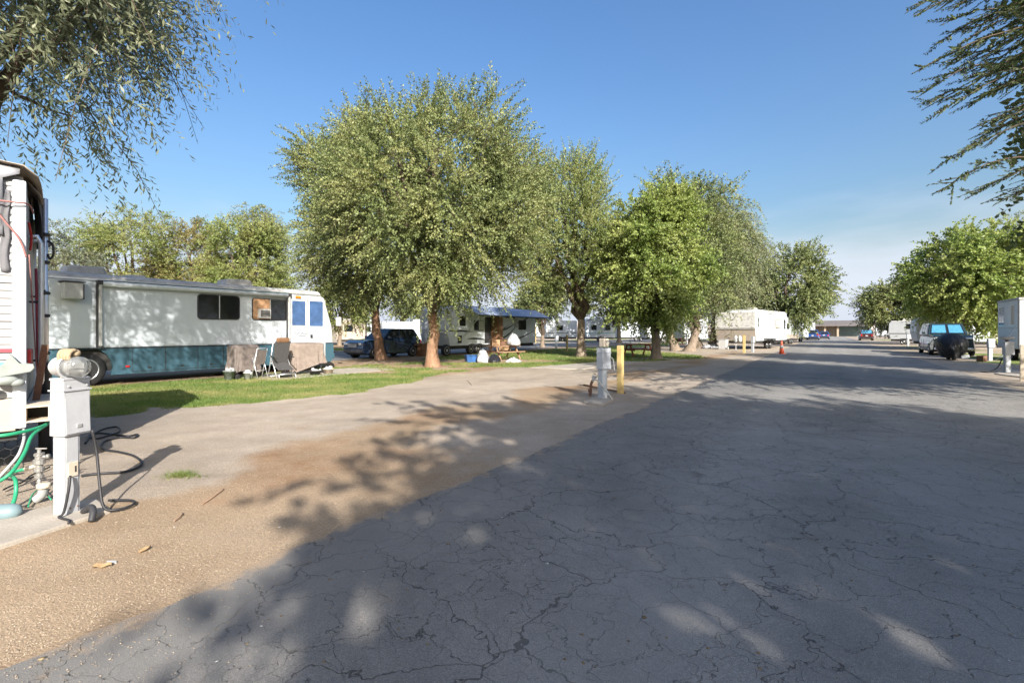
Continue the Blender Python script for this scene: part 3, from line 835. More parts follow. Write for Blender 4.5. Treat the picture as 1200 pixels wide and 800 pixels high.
T('elm_tree', 'dark tree between the striped trailer and the straight-trunked ash', 636, 46.0, 634, 318, 384, 32, LM['elm_dark'], BK['grey'], 118,
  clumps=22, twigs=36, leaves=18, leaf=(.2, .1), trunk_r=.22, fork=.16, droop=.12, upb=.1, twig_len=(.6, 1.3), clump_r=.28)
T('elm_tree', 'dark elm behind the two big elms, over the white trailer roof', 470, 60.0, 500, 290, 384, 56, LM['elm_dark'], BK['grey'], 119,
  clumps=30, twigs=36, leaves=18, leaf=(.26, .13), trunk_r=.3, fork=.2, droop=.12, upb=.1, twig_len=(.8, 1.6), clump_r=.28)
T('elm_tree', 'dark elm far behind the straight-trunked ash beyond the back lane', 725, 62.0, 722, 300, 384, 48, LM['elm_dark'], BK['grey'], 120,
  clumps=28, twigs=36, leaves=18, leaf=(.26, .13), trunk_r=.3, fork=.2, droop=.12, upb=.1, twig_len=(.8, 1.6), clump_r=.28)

# gum whose drooping boughs fill the upper left
make_tree('gum_tree', 'grey-green gum with drooping narrow leaves in the upper left corner', (-10.6, 9.2), 11.5, (-9.3, 8.0, 8.5), (4.3, 3.9, 3.9), LM['gum'], BK['red'], 201,
          clumps=106, twigs=34, leaves=22, leaf=(.135, .029), trunk_r=.22, fork=.5, droop=.40, upb=.05, twig_len=(.5, 1.15), clump_r=.2, shell=.3, jag=.42, limbs=8, spread=.35, group=TREES,
          keep=lambda p: (p[2] - H) / p[1] * F > 205 + max(0, (p[0] / p[1] * F + 600) - 60) * .42 and ((p[2] - H) / p[1] * F > 400 or math.sin(p[0] * 91.7 + p[2] * 37.3) > .15))
# elm whose long sprays reach in from the right
def add_boughs(root, tips, leafm, seed, leaf=(.060, .026)):
    """long arching sprays: a bough with side twigs, each set with small leaves in two ranks"""
    rng = np.random.RandomState(seed); base = np.array(root.location); wood = []; A = []; Dv = []; W = []; Sz = []
    for (px, py, D, Ln) in tips:
        tip = np.array(at(px, py, D)) - base
        d = np.array([.92, rng.normal(0, .22), .30 + rng.normal(0, .06)]); d /= np.linalg.norm(d)
        n_ = 12; ax = []
        for k in range(n_ + 1):
            f = k / n_; p = tip + d * Ln * f; p[2] += .10 * Ln * math.sin(math.pi * f * .8) + rng.normal(0, .006); ax.append(p)
        wood.append((ax, [.003 + .010 * (k / n_) for k in range(n_ + 1)]))
        shoots = [(ax[4], tip, 1.0)]
        for k in range(1, n_):
            for sgn in (-1, 1):
                if rng.rand() < .34: continue
                t = -d; sd = np.cross(t, [0, 0, 1]); sd /= np.linalg.norm(sd)
                dr = t * .82 + sd * sgn * (.35 + .3 * rng.rand()) + np.array([0, 0, rng.normal(-.05, .25)]); dr /= np.linalg.norm(dr)
                l_ = rng.uniform(.25, .6) * (.55 + .7 * k / n_); q = ax[k] + dr * l_ - np.array([0, 0, .06 * l_])
                shoots.append((ax[k], q, 1)); wood.append(([ax[k], ax[k] * .5 + q * .5 + np.array([0, 0, .01]), q], [.004, .003, .002]))
        for a, b, _ in shoots:
            v = b - a; L_ = np.linalg.norm(v); v /= L_; m_ = max(4, int(L_ / .022))
            sd = np.cross(v, [0, 0, 1.]) + rng.normal(0, .35, 3); sd /= np.linalg.norm(sd)
            for k in range(m_):
                for sgn in (-1, 1):
                    ld = v * .65 + sd * sgn * .7 + rng.normal(0, .18, 3); ld /= np.linalg.norm(ld)
                    w = np.cross(ld, rng.normal(0, .5, 3) + np.array([0, 0, 1.])); w /= np.linalg.norm(w)
                    A.append(a + v * L_ * (k + rng.rand() * .5) / m_); Dv.append(ld); W.append(w); Sz.append(rng.uniform(.7, 1.25) * (1 - .3 * k / m_))
    A, Dv, W, Sz = np.array(A), np.array(Dv), np.array(W), np.array(Sz)[:, None]
    V = np.stack([A, A + Dv * leaf[0] * Sz * .45 + W * leaf[1] * Sz * .5, A + Dv * leaf[0] * Sz, A + Dv * leaf[0] * Sz * .45 - W * leaf[1] * Sz * .5], 1).reshape(-1, 3)
    np_mesh('hanging_sprays', V, np.arange(len(V)).reshape(-1, 4), leafm, root)
    Vw, Qw = limb_tubes(wood, 4); np_mesh('boughs', Vw, Qw, BK['limb'], root, smooth=True)
right_elm = make_tree('elm_tree', 'elm whose long dark sprays reach in at the upper right corner', (14.2, 8.8), 11.8, (13.4, 8.8, 7.4), (6.0, 5.0, 4.6), LM['elm_dark'], BK['elm'], 202,
          clumps=105, twigs=32, leaves=18, leaf=(.16, .105), trunk_r=.3, fork=.25, droop=.10, upb=-.05, twig_len=(.6, 1.2), clump_r=.2, shell=.2, jag=.3, limbs=8, group=TREES,
          keep=lambda p: p[0] > 1.07 * p[1] + 1.7 or (p[2] - H) / p[1] * F > 470)
brng = random.Random(8)
tips = [(1070, 20, 6.8, 1.9), (1074, 8, 7.3, 1.9), (1095, 54, 7.6, 1.7), (1070, 86, 6.9, 2.0), (1077, 113, 7.0, 1.8), (1086, 124, 7.2, 1.7), (1095, 134, 6.9, 1.9), (1146, 149, 7.2, 1.5), (1151, 158, 6.9, 1.5),
        (1135, 171, 7.3, 1.6), (1101, 193, 6.8, 1.9), (1099, 226, 6.6, 1.9), (1131, 233, 6.7, 1.6), (1165, 240, 6.8, 1.4), (1120, 40, 7.6, 1.8), (1112, 75, 7.8, 1.8)]
tips += [(brng.uniform(1110, 1230), brng.uniform(-30, 130), brng.uniform(6.6, 8.6), brng.uniform(1.4, 2.1)) for _ in range(34)]
tips += [(brng.uniform(1160, 1250), brng.uniform(130, 235), brng.uniform(6.8, 8.2), brng.uniform(1.3, 1.8)) for _ in range(12)]
add_boughs(right_elm, tips, leaf_mat('dark_spray_leaf', (.040, .066, .030), (.105, .140, .058), (.115, .145, .060), .16), 5)
# trees behind the viewer whose shade lies over the near road
make_tree('elm_tree', 'wide elm behind the viewer shading the near asphalt', (8.2, -7.0), 9.6, (8.6, -7.2, 6.2), (6.5, 5.2, 3.7), LM['elm'], BK['elm'], 203,
          clumps=80, twigs=32, leaves=13, leaf=(.26, .16), trunk_r=.3, fork=.25, droop=.10, upb=.1, twig_len=(.6, 1.3), clump_r=.22, shell=.2, limbs=7, group=TREES)
make_tree('elm_tree', 'elm out of view to the right shading the middle of the road', (24.0, 12.2), 11.5, (23.6, 12.5, 7.2), (4.8, 5.8, 4.4), LM['elm'], BK['elm'], 204,
          clumps=50, twigs=30, leaves=14, leaf=(.26, .16), trunk_r=.3, fork=.25, droop=.10, upb=.1, twig_len=(.6, 1.3), clump_r=.25, shell=.2, group=TREES)

# ------------------------------------------------------------------ vehicle parts shared by the campers
def wheel_at(parent, x, y, r, w, side, hub='alloy', name='wheel'):
    """tyre with rim and hub as sub-parts; side = -1 when the outer face looks to -y"""
    b = MB(); yo = y + side * w / 2
    b.lathe([(r * .62, -w / 2), (r * .93, -w / 2), (r, -w * .36), (r, w * .36), (r * .93, w / 2), (r * .62, w / 2)], (x, y, r), 'y', 26)
    o = b.build(name, M['black'], parent, smooth=True)
    b = MB(); s = side
    b.lathe([(r * .64, yo - s * .10), (r * .66, yo + s * .004), (r * .60, yo + s * .006), (r * .55, yo - s * .05), (r * .30, yo - s * .04), (r * .22, yo + s * .012), (r * .10, yo + s * .02)], (x, 0, r), 'y', 22)
    b.build('rim', M[hub], o, smooth=True)
    b = MB(); b.lathe([(r * .30, yo - s * .036), (r * .50, yo - s * .036), (r * .50, yo - s * .031), (r * .30, yo - s * .031)], (x, 0, r), 'y', 22)
    b.build('brake_disc', M['darktrim'], o, smooth=True)
    return o

def rrect(x0, x1, z0, z1, rad, n=4):
    rad = min(rad, (x1 - x0) * .49, (z1 - z0) * .49)
    P = []
    for cx, cz, a0 in ((x1 - rad, z1 - rad, 0), (x0 + rad, z1 - rad, 90), (x0 + rad, z0 + rad, 180), (x1 - rad, z0 + rad, 270)):
        for k in range(n + 1):
            a = R(a0 + 90 * k / n); P.append((cx + rad * math.cos(a), cz + rad * math.sin(a)))
    return P

def face_panel(b, plane, pos, out, u0, u1, z0, z1, depth, rad=.03, bev=0):
    """rounded plate standing proud of a wall; plane 'y' or 'x', out = +-1"""
    lo, hi = sorted((pos - out * .02, pos + out * depth))
    b.prism(rrect(u0, u1, z0, z1, rad), lo, hi, plane, bev)

def window(parent, plane, pos, out, u0, u1, z0, z1, panes=1, rad=.06, glass='glass', fr=.035, frame='darktrim', split=None):
    b = MB(); face_panel(b, plane, pos, out, u0, u1, z0, z1, .018, rad)
    f = b.build('window', M[frame], parent)
    cuts = [u0 + fr] + (split or [u0 + (u1 - u0) * k / panes for k in range(1, panes)]) + [u1 - fr]
    for k in range(len(cuts) - 1):
        a = cuts[k] + (.015 if k else 0); c = cuts[k + 1] - (.015 if k < len(cuts) - 2 else 0)
        g = glass[k] if isinstance(glass, (list, tuple)) else glass
        b = MB(); face_panel(b, plane, pos, out, a, c, z0 + fr, z1 - fr, .022, max(.01, rad - fr))
        b.build('pane', M[g], f)
        if k and plane == 'y':
            b = MB(); b.box((a - .015, pos + out * .014, (z0 + z1) / 2), (.028, .022, z1 - z0 - fr * 2)); b.build('mullion', M['trim'], f)
    return f

def ribbon(parent, name, pts, width, y, out, m, taper=True):
    """flat vinyl swoosh on a wall at y"""
    b = MB(); n = len(pts); L = []; Rr = []
    for i, (x, z) in enumerate(pts):
        x0, z0 = pts[max(i - 1, 0)]; x1, z1 = pts[min(i + 1, n - 1)]
        dx, dz = x1 - x0, z1 - z0; l_ = math.hypot(dx, dz) or 1
        w = width * (math.sin(math.pi * (.12 + .88 * i / (n - 1))) if taper else 1) / 2
        L.append((x - dz / l_ * w, y + out * .004, z + dx / l_ * w)); Rr.append((x + dz / l_ * w, y + out * .004, z - dx / l_ * w))
    for i in range(n - 1): b.quad(L[i], L[i + 1], Rr[i + 1], Rr[i])
    return b.build(name, M[m], parent)

def arc_pts(p0, p1, sag, n=12):
    (x0, z0), (x1, z1) = p0, p1
    return [(x0 + (x1 - x0) * k / n, z0 + (z1 - z0) * k / n + sag * math.sin(math.pi * k / n)) for k in range(n + 1)]

def roof_unit(parent, x, y, z, sx=.9, sy=.7, sz=.28, m='white_old', name='air_conditioner'):
    b = MB()
    b.prism([(x - sx / 2, z), (x + sx / 2, z), (x + sx * .38, z + sz), (x - sx * .42, z + sz * .92)], y - sy / 2, y + sy / 2, 'y', bev=.05)
    return b.build(name, M[m], parent)

# ------------------------------------------------------------------ the motorhome
def motorhome():
    TS = -14.05; W = 2.5
    s_rear, s_front = -2.95, 7.75
    L = s_front - s_rear
    o = rd(s_rear, TS - W / 2)
    root = thing('motorhome', 'long white motorhome with blue-green skirt and roof awning, parked behind the lawn', 'motorhome', o, ROAD_A)
    S = lambda px, py: (on_side(px, py, TS)[0] - s_rear, on_side(px, py, TS)[1])
    ys = -W / 2                                         # wall towards the road
    zb = 1.07
    b = MB()
    b.prism([(.05, zb), (0, 1.5), (.03, 3.0), (L - .62, 3.0), (L - .42, 2.9), (L - .06, 1.75), (L, zb)], ys, W / 2, 'y', bev=.07)
    b.build('body', M['white'], root)
    # rounded roof in grey rubber
    b = MB()
    prof = [(-W / 2 + .015, 2.97), (-W / 2 + .03, 3.06), (-W / 2 + .14, 3.15), (-W / 2 + .5, 3.21), (0, 3.24), (W / 2 - .5, 3.21), (W / 2 - .14, 3.15), (W / 2 - .03, 3.06), (W / 2 - .015, 2.97)]
    b.prism(prof, .04, L - .58, 'x', bev=.02)
    b.build('roof', M['roofgrey'], root)
    b = MB(); b.box((L / 2 - .2, ys - .012, 3.0), (L - .8, .03, .05)); b.build('roof_trim', M['trim'], root)
    # skirt with wheel arches
    xr = S(101, 430)[0]; xf = L - 1.45
    r = .47
    poly = [(.12, .30), (.0, zb)]
    poly += [(L, zb)] + [(L + .04, .75), (L - .08, .30)]
    def arch(cx):
        return [(cx + (r + .13) * math.cos(R(a)), .5 + (r + .13) * math.sin(R(a))) for a in range(-20, 201, 20)]
    poly += arch(xf) + [p for p in arch(xr)]
    for yy in (ys + .008, W / 2 - .10):
        b = MB(); b.prism(poly, yy, yy + .09, 'y'); b.build('skirt', M['teal'], root)
    b = MB(); b.ext((L - .3, ys + .1, .42), (L + .015, W / 2 - .1, zb - .005), .03); b.build('front_skirt', M['teal'], root)
    b = MB(); b.ext((L - .18, ys + .02, .40), (L + .1, W / 2 - .02, .66), .05); b.build('front_bumper', M['teal'], root)
    b = MB(); b.ext((.25, ys + .14, .42), (L - .4, W / 2 - .14, zb - .02)); b.build('chassis', M['under'], root)
    b = MB(); b.box((L / 2, ys - .004, zb), (L - .1, .016, .025)); b.build('belt_trim', M['darktrim'], root)
    # storage doors
    xs = [S(p, 430)[0] for p in (155, 194, 232, 262, 288, 312)]
    for a, c in zip(xs, xs[1:]):
        b = MB(); face_panel(b, 'y', ys + .008, -1, a + .012, c - .012, .36, zb - .03, .010, .02)
        d = b.build('storage_door', M['teal'], root)
        b = MB(); b.box(((a + c) / 2, ys - .012, .46), (.09, .02, .045)); b.build('latch', M['darktrim'], d)
    # dark joint strips behind the doors
    b = MB(); b.ext((xs[0], ys + .0075, .34), (xs[-1], ys + .02, zb - .02)); b.build('door_jamb', M['darktrim'], root)
    for px, py in ((149.5, 429), (377, 405)):
        x, z = S(px, py); b = MB(); b.box((x, ys - .01, z), (.10, .03, .05), None, .008); b.build('side_marker', M['red'], root)
    for x in (xr, xf):
        for sd in (-1, 1): wheel_at(root, x, sd * (W / 2 - .18), r, .26, sd)
    wheel_at(root, xr, -(W / 2 - .47), r, .24, -1)
    # windows
    def win(p, **k):
        (x0, z1), (x1, z0) = S(p[0], p[1]), S(p[2], p[3])
        zc = (z0 + z1) / 2; h = (S((p[0] + p[2]) / 2, p[1])[1] - S((p[0] + p[2]) / 2, p[3])[1]) / 2 * 1.04
        return window(root, 'y', ys, -1, x0, x1, zc - h, zc + h, **k)
    win((231, 345.5, 281, 373.5), panes=2, rad=.12)
    win((295, 350, 336.5, 374.5), panes=2, rad=.10, glass=['orangecurtain', 'glass'])
    win((36, 332, 51, 367), panes=1, rad=.12)
    (x0, z1), (x1, z0) = S(301.5, 362), S(315, 373)
    b = MB(); b.ext((x0, ys - .16, z0), (x1, ys - .015, z1), .02); a = b.build('window_air_conditioner', M['white_old'], root)
    b = MB(); b.ext((x0 + .05, ys - .168, z0 + .05), (x1 - .05, ys - .15, z1 - .05)); b.build('grille', M['darktrim'], a)
    b = MB()
    for k in range(6): b.box(((x0 + x1) / 2, ys - .172, z0 + .075 + k * .052), (x1 - x0 - .14, .012, .016))
    b.build('louvre', M['roofgrey'], a)
    # cab windows and entry door (blue panes)
    win((341.5, 352.5, 358, 381), rad=.03, glass='blueglass', fr=.02, frame='white_old')
    (x0, z1), (x1, z0) = S(360.5, 350), S(379.5, 414)
    b = MB(); face_panel(b, 'y', ys, -1, x0, x1, .42, 2.78, .022, .05); d = b.build('entry_door', M['white'], root)
    b = MB(); face_panel(b, 'y', ys - .022, -1, x0 + .02, x1 - .02, .44, zb - .02, .006, .02); b.build('lower_panel', M['teal'], d)
    (wx0, wz1), (wx1, wz0) = S(362, 352), S(377.5, 382)
    b = MB(); face_panel(b, 'y', ys - .022, -1, x0 + .07, x1 - .07, wz0, wz1 - .02, .014, .03); b.build('door_window', M['blueglass'], d)
    b = MB(); face_panel(b, 'y', ys - .022, -1, x0 + .10, x0 + .19, 1.28, 1.42, .035, .02); b.build('handle', M['darktrim'], d)
    for x in (x0 - .03, x1 + .03):
        b = MB(); b.box((x, ys - .018, 1.62), (.035, .036, 2.4)); b.build('door_trim', M['roofgrey'], root)
    # illegible script lettering below the cab window
    lx, lz = S(345, 390)
    b = MB(); rng = random.Random(4)
    pts = [(lx + i * .045, ys - .004, lz + .07 * math.sin(i * 1.9) * rng.uniform(.4, 1) - .004 * i) for i in range(15)]
    b.tube(pts, .012, 5); b.tube([(lx + .15, ys - .004, lz - .11), (lx + .62, ys - .004, lz - .13)], .010, 5)
    b.build('script_decal', M['stripe'], root)
    x, z = S(349, 348); b = MB(); b.box((x, ys - .03, z), (.22, .06, .09), None, .015); b.build('porch_lamp', M['amber'], root)
    # roof awning rolled up, with its two folded arms
    (ax0, _), (ax1, _) = S(119, 327), S(335, 342)
    b = MB(); b.cyl((ax0, ys - .10, 2.90), (ax1, ys - .10, 2.90), .085, n=14); b.build('awning_roll', M['white'], root, smooth=True)
    b = MB(); b.ext((ax0, ys - .16, 2.955), (ax1, ys - .0, 2.99)); b.build('awning_rail', M['teal'], root)
    for px in (116.5, 337.5):
        x = S(px, 370)[0]
        b = MB(); b.box((x, ys - .075, 2.0), (.075, .06, 1.86), None, .01); a = b.build('awning_arm', M['white_old'], root)
        b = MB(); b.box((x, ys - .06, 2.93), (.16, .16, .12), None, .02); b.build('bracket', M['darktrim'], a)
        b = MB(); b.box((x, ys - .05, 1.1), (.13, .11, .08), None, .01); b.build('bracket', M['darktrim'], a)
        b = MB(); b.box((x - .075, ys - .06, 2.0), (.03, .05, 1.8)); b.build('strut', M['darktrim'], a)
    # open vent flap at the rear
    x, z = S(82, 341)
    b = MB(); b.box((x, ys - .16, z), (.40, .30, .44), None, .03); v = b.build('vent_box', M['white_old'], root)
    b = MB(); b.box((x + .21, ys - .2, z - .02), (.03, .24, .42)); b.box((x, ys - .16, z + .24), (.5, .36, .03)); b.build('edge', M['darktrim'], v)
    for px, sx in ((117, 1.0), (176, .55), (298, 1.05)):
        x = S(px, 320)[0]; roof_unit(root, x, .1, 3.2, sx, .75, .28 if sx > .8 else .13, 'roofgrey', 'air_conditioner' if sx > .8 else 'roof_vent')
    # front glass and mirror
    b = MB(); b.prism([(L - .375, 2.78), (L - .06, 1.80), (L - .035, 1.82), (L - .35, 2.80)], ys + .12, W / 2 - .12, 'y'); b.build('windscreen', M['glass'], root)
    b = MB(); b.box((L + .12, ys - .2, 1.95), (.14, .22, .38), None, .04); m = b.build('mirror', M['white_old'], root)
    b = MB(); b.tube([(L - .05, ys + .02, 2.2), (L + .08, ys - .12, 2.2), (L + .12, ys - .18, 2.05)], .02, 6); b.build('mirror_arm', M['darktrim'], m)
    b = MB(); b.box((L - .04, ys + .22, .92), (.09, .28, .17), None, .02); b.build('headlight', M['chrome'], root)
    return root
motorhome()

# ------------------------------------------------------------------ the old trailer at the left edge
TL_A = Vector((-5.12, 5.0, 0)); TL_DIR = Vector((-.73, -.683, 0)).normalized(); TL_ANG = math.atan2(-TL_DIR.y, -TL_DIR.x)
def old_trailer():
    # local x points from the body towards its tail (+x), the wall we see is -y
    root = thing('travel_trailer', 'old white ribbed-metal trailer with ladder and draped tarp at the left edge', 'travel trailer', TL_A, TL_ANG)
    Lg, W, z0, z1 = 7.2, 2.4, .52, 3.1
    b = MB(); b.ext((-Lg, .03, z0 + .03), (-.02, W - .02, z1), .03); b.build('body', M['siding'], root)
    # overlapping boards of ribbed siding
    z = .86; k = 0
    while z < z1 - .05:
        h = min(.395, z1 - z)
        b = MB(); prof = [(0.03, z)]
        nr = 5
        for j in range(nr):
            a = z + h * j / nr; c = z + h * (j + 1) / nr
            prof += [(-.014 if j else -.018, a + .004), (-.016, a + (c - a) * .6), (-.003, c - .014), (-.003, c - .004)]
        prof += [(.02, z + h - .012), (.03, z + h - .012)]
        b.prism([(p[0], p[1]) for p in prof], -Lg, -.06, 'x')
        b.build('siding_board', M['siding'], root); z += h; k += 1
    b = MB(); b.ext((-Lg, -.02, z0), (-.05, .03, .855), .01); b.build('lower_panel', M['beige'], root)
    for zz, hh, mm in ((1.335, .035, 'maroonstripe'), (1.18, .05, 'tealstripe')):
        b = MB(); b.ext((-Lg, -.026, zz), (-.06, -.008, zz + hh)); b.build('stripe', M[mm], root)
    # tail end wall
    b = MB(); b.ext((-.03, .02, z0), (.012, W - .05, z1 - .02), .006); b.build('tail_wall', M['siding'], root)
    b = MB(); b.ext((-.075, -.035, z0 + .02), (.03, .05, z1 + .02), .022); b.build('corner_trim', M['white'], root)
    b = MB(); b.ext((-.075, W - .06, z0), (.03, W + .02, z1 + .02), .022); b.build('corner_trim', M['white'], root)
    b = MB(); b.prism([(-.0, z1), (W, z1), (W - .1, z1 + .09), (W / 2, z1 + .15), (.1, z1 + .09)], -Lg, .0, 'x', .02); b.build('roof', M['roofgrey'], root)
    b = MB(); b.ext((.012, .06, 1.12), (.06, .50, 1.36), .015); tl = b.build('tail_light', M['red'], root)
    b = MB(); b.ext((.05, .15, 1.21), (.056, .25, 1.27)); b.build('reflector', M['amber'], tl)
    b = MB(); b.lathe([(.03, -.02), (.045, 0), (.03, .02)], (-.25, -.03, 1.47), 'y', 12); b.build('side_marker', M['red'], root)
    # open-ended box bumper and its brackets
    b = MB(); y0, y1 = -.22, W + .1
    for (yy, zz, sy, sz) in ((0, .075, .19, .014), (0, -.075, .19, .014)):
        b.box((.115, (y0 + y1) / 2, .70 + zz), (.19, y1 - y0, .014))
    for xx in (.027, .203): b.box((xx, (y0 + y1) / 2, .70), (.014, y1 - y0, .136))
    bp = b.build('bumper', M['tan'], root)
    b = MB(); b.ext((.04, y0 + .3, .63), (.19, y1 - .3, .77)); b.build('bumper_core', M['under'], bp)
    b = MB()
    for yy in (.5, W - .5): b.ext((-.6, yy - .05, .60), (.09, yy + .05, .70))
    b.ext((-Lg, .15, .40), (-.05, W - .15, .515)); b.build('frame', M['under'], root)
    # roof ladder on the tail wall
    lad = MB(); yl = .95
    for yy in (yl - .36, yl): lad.tube([(.0, yy, 2.62), (.09, yy, 2.64), (.12, yy, 2.56), (.12, yy, 2.3), (.12, yy, .95), (.06, yy, .86)], .024, 8)
    lo = lad.build('ladder', M['trim'], root, smooth=True)
    for k in range(5):
        b = MB(); b.cyl((.12, yl - .37, 1.08 + k * .36), (.12, yl + .01, 1.08 + k * .36), .017, n=8); b.build('rung', M['trim'], lo)
    for zz in (1.2, 1.9):
        b = MB(); b.cyl((.0, yl, zz), (.12, yl, zz), .013, n=6); b.build('bracket', M['darktrim'], lo)
        b = MB(); b.lathe([(.034, -.03), (.034, .03)], (.12, yl, zz + .12), 'z', 8); b.build('clamp', M['darktrim'], lo)
    # lower side boards and rear wheel seen under the body
    for xx in (-3.2, -4.1): wheel_at(root, xx, .2, .36, .2, -1)
    return root
OT = old_trailer()
MT = Matrix.Translation(TL_A) @ Matrix.Rotation(TL_ANG, 4, 'Z')
def tl(x, y, z): return MT @ Vector((x, y, z))
def on_trailer(px, py, y=-.03):
    """point of the trailer wall seen at a picture position (x, z local)"""
    r = (px - 600) / F
    a, b_ = tl(0, y, 0), tl(-1, y, 0)
    d = b_ - a
    k = (r * a.y - a.x) / (d.x - r * d.y)
    p = a + d * k
    return -k, H + (HOR - py) / F * p.y

def rebase(o):
    """put the origin of a mesh at the middle of its foot"""
    me = o.data; co = np.empty(len(me.vertices) * 3); me.vertices.foreach_get('co', co); co = co.reshape(-1, 3)
    c = Vector(((co[:, 0].min() + co[:, 0].max()) / 2, (co[:, 1].min() + co[:, 1].max()) / 2, co[:, 2].min()))
    me.transform(Matrix.Translation(-c)); o.location = o.matrix_basis @ c if o.parent is None else o.location
    return o

def tarp():
    """grey tarp over the roof end, hanging on the side and on the tail"""
    rng = np.random.RandomState(5)
    def side(u, v):
        x = -6.5 + (6.48 if v < .22 else 6.36) * u; z = 3.31 - (3.27 - 2.56 - .05 * math.sin(u * 23) - .03 * math.sin(u * 61)) * v
        y = -.035 - .022 * (1 + math.sin(u * 40 + v * 3)) * (.3 + v) - .02 * math.sin(v * 9 + u * 17)
        if v < .12: y += (.12 - v) * 1.2
        return tl(x, y, z)
    b = MB(); b.grid(side, 90, 12); o = b.build('tarp', M['tarp'], None, True, .006)
    tag(o, 'grey canvas tarp draped over the roof and side of the old trailer', 'tarp')
    def top(u, v):
        x = -6.5 + 6.62 * u; y = -.05 + 2.5 * v
        return tl(x, y, 3.30 + .05 * math.sin(math.pi * v) + .025 * math.sin(u * 30 + v * 8) - (.10 * max(0, u - .985) / .015))
    b = MB(); b.grid(top, 60, 10); b.build('top_sheet', M['tarptan'], o, True, .006)
    def tail(u, v):
        y = .95 + 1.55 * u; z = 3.30 - (.62 + .12 * math.sin(u * 11)) * v
        x = .04 + .06 * v ** .6 + .03 * math.sin(u * 19 + v * 2) + .05 * (u > .9) * v
        return tl(x, y, z)
    b = MB(); b.grid(tail, 34, 8); b.build('tail_flap', M['tarpdark'], o, True, .006)
    def hood(u, v):
        y = .7 + 1.75 * u; z = 3.31 - .16 * v - .05 * math.sin(u * 9) * v; x = -.02 + .13 * v + .02 * math.sin(u * 13)
        return tl(x, y, z)
    b = MB(); b.grid(hood, 26, 5); b.build('tail_hood', M['tarptan'], o, True, .006)
    # strip of tarp hanging down behind the corner post, its shade put into a darker grey
    def strip(u, v):
        return tl(-.16 + .065 * u + .008 * math.sin(v * 14), -.030 - .010 * math.sin(u * 6 + v * 5), 3.0 - .84 * v)
    b = MB(); b.grid(strip, 5, 22); b.build('hanging_strip', M['tarpshade'], o, True, .006)
    return o
tarp()
def cord(name, label, pts, r, m, cat, n=6, group=None):
    b = MB(); b.tube(pts, r, n); o = b.build(name, M[m], None, True); return tag(o, label, cat, group)
def smooth_path(pts, k=6):
    pts = [Vector(p) for p in pts]; out = []
    for i in range(len(pts) - 1):
        p0, p1, p2, p3 = pts[max(i - 1, 0)], pts[i], pts[i + 1], pts[min(i + 2, len(pts) - 1)]
        for j in range(k):
            t = j / k
            out.append(.5 * ((2 * p1) + (-p0 + p2) * t + (2 * p0 - 5 * p1 + 4 * p2 - p3) * t * t + (-p0 + 3 * p1 - 3 * p2 + p3) * t ** 3))
    out.append(pts[-1]); return out
o = cord('rope', 'faded red rope tying the tarp round the trailer corner', smooth_path([tl(-2.0, -.10, 2.84), tl(-.8, -.11, 2.85), tl(-.1, -.09, 2.87), tl(.04, -.02, 2.88), tl(.07, .25, 2.84)]), .009, 'pinkred', 'rope')
b = MB(); b.tube(smooth_path([tl(-.26, -.10, 2.98), tl(-.24, -.11, 2.86), tl(-.12, -.10, 2.66), tl(-.02, -.08, 2.5), tl(.03, -.05, 2.32)]), .010, 6); b.build('strand', M['pinkred'], o, True)
b = MB(); b.tube(smooth_path([tl(.05, -.05, 2.35), tl(.07, .2, 1.75), tl(.09, .5, 1.1), tl(.1, .9, .85)]), .006, 6); b.build('strand', M['pinkred'], o, True)
b = MB(); b.tube(smooth_path([tl(.03, .35, 2.75), tl(.05, .40, 2.6), tl(.04, .42, 2.45)]), .011, 6); b.build('loop', M['red'], o, True)
cord('tie_bar', 'dark red pole standing against the trailer tail beside the ladder', [tl(.09, 1.0, .78), tl(.07, .95, 2.3)], .014, 'maroonstripe', 'pole')
o = MB(); o.box(tuple(tl(.12, .35, 1.05)), (.06, .035, .70), (.08, .12, TL_ANG)); o = o.build('plank', M['rust'], None); tag(rebase(o), 'rust-brown plank propped on the trailer bumper', 'plank')
# telescopic pole standing between the trailer tail and the pedestal
def jack():
    p = at(53, 500, 5.9); p.z = 0
    root = thing('telescopic_pole', 'tall silver telescopic pole in a black sleeve between trailer tail and near meter post', 'pole', p)
    b = MB(); b.lathe([(.062, .02), (.062, 1.10), (.07, 1.11), (.07, 1.15), (.03, 1.16)], (0, 0, 0), 'z', 14); b.build('sleeve', M['darktrim'], root, True)
    b = MB(); b.lathe([(.15, 0), (.15, .02), (.05, .03), (.05, .06)], (0, 0, 0), 'z', 14); b.build('foot', M['darktrim'], root)
    b = MB(); b.lathe([(.034, 1.14), (.034, 2.1), (.028, 2.11), (.028, 3.18), (.01, 3.19)], (0, 0, 0), 'z', 12); b.build('tube', M['trim'], root, True)
    for z in (1.26, 1.72, 2.0, 2.38, 2.72):
        b = MB(); b.lathe([(.034, z), (.048, z + .005), (.048, z + .035), (.034, z + .04)], (0, 0, 0), 'z', 12); b.build('clamp', M['darktrim'], root, True)
    b = MB(); b.tube(smooth_path([(.03, 0, 2.66), (.09, 0, 2.62), (.10, 0, 2.5), (.06, 0, 2.44), (.03, 0, 2.5)]), .012, 6); b.build('hook', M['darktrim'], root, True)
    b = MB(); b.cyl((-.42, .1, 1.98), (0, 0, 1.98), .012, n=6); b.build('stay', M['darktrim'], root)
jack()

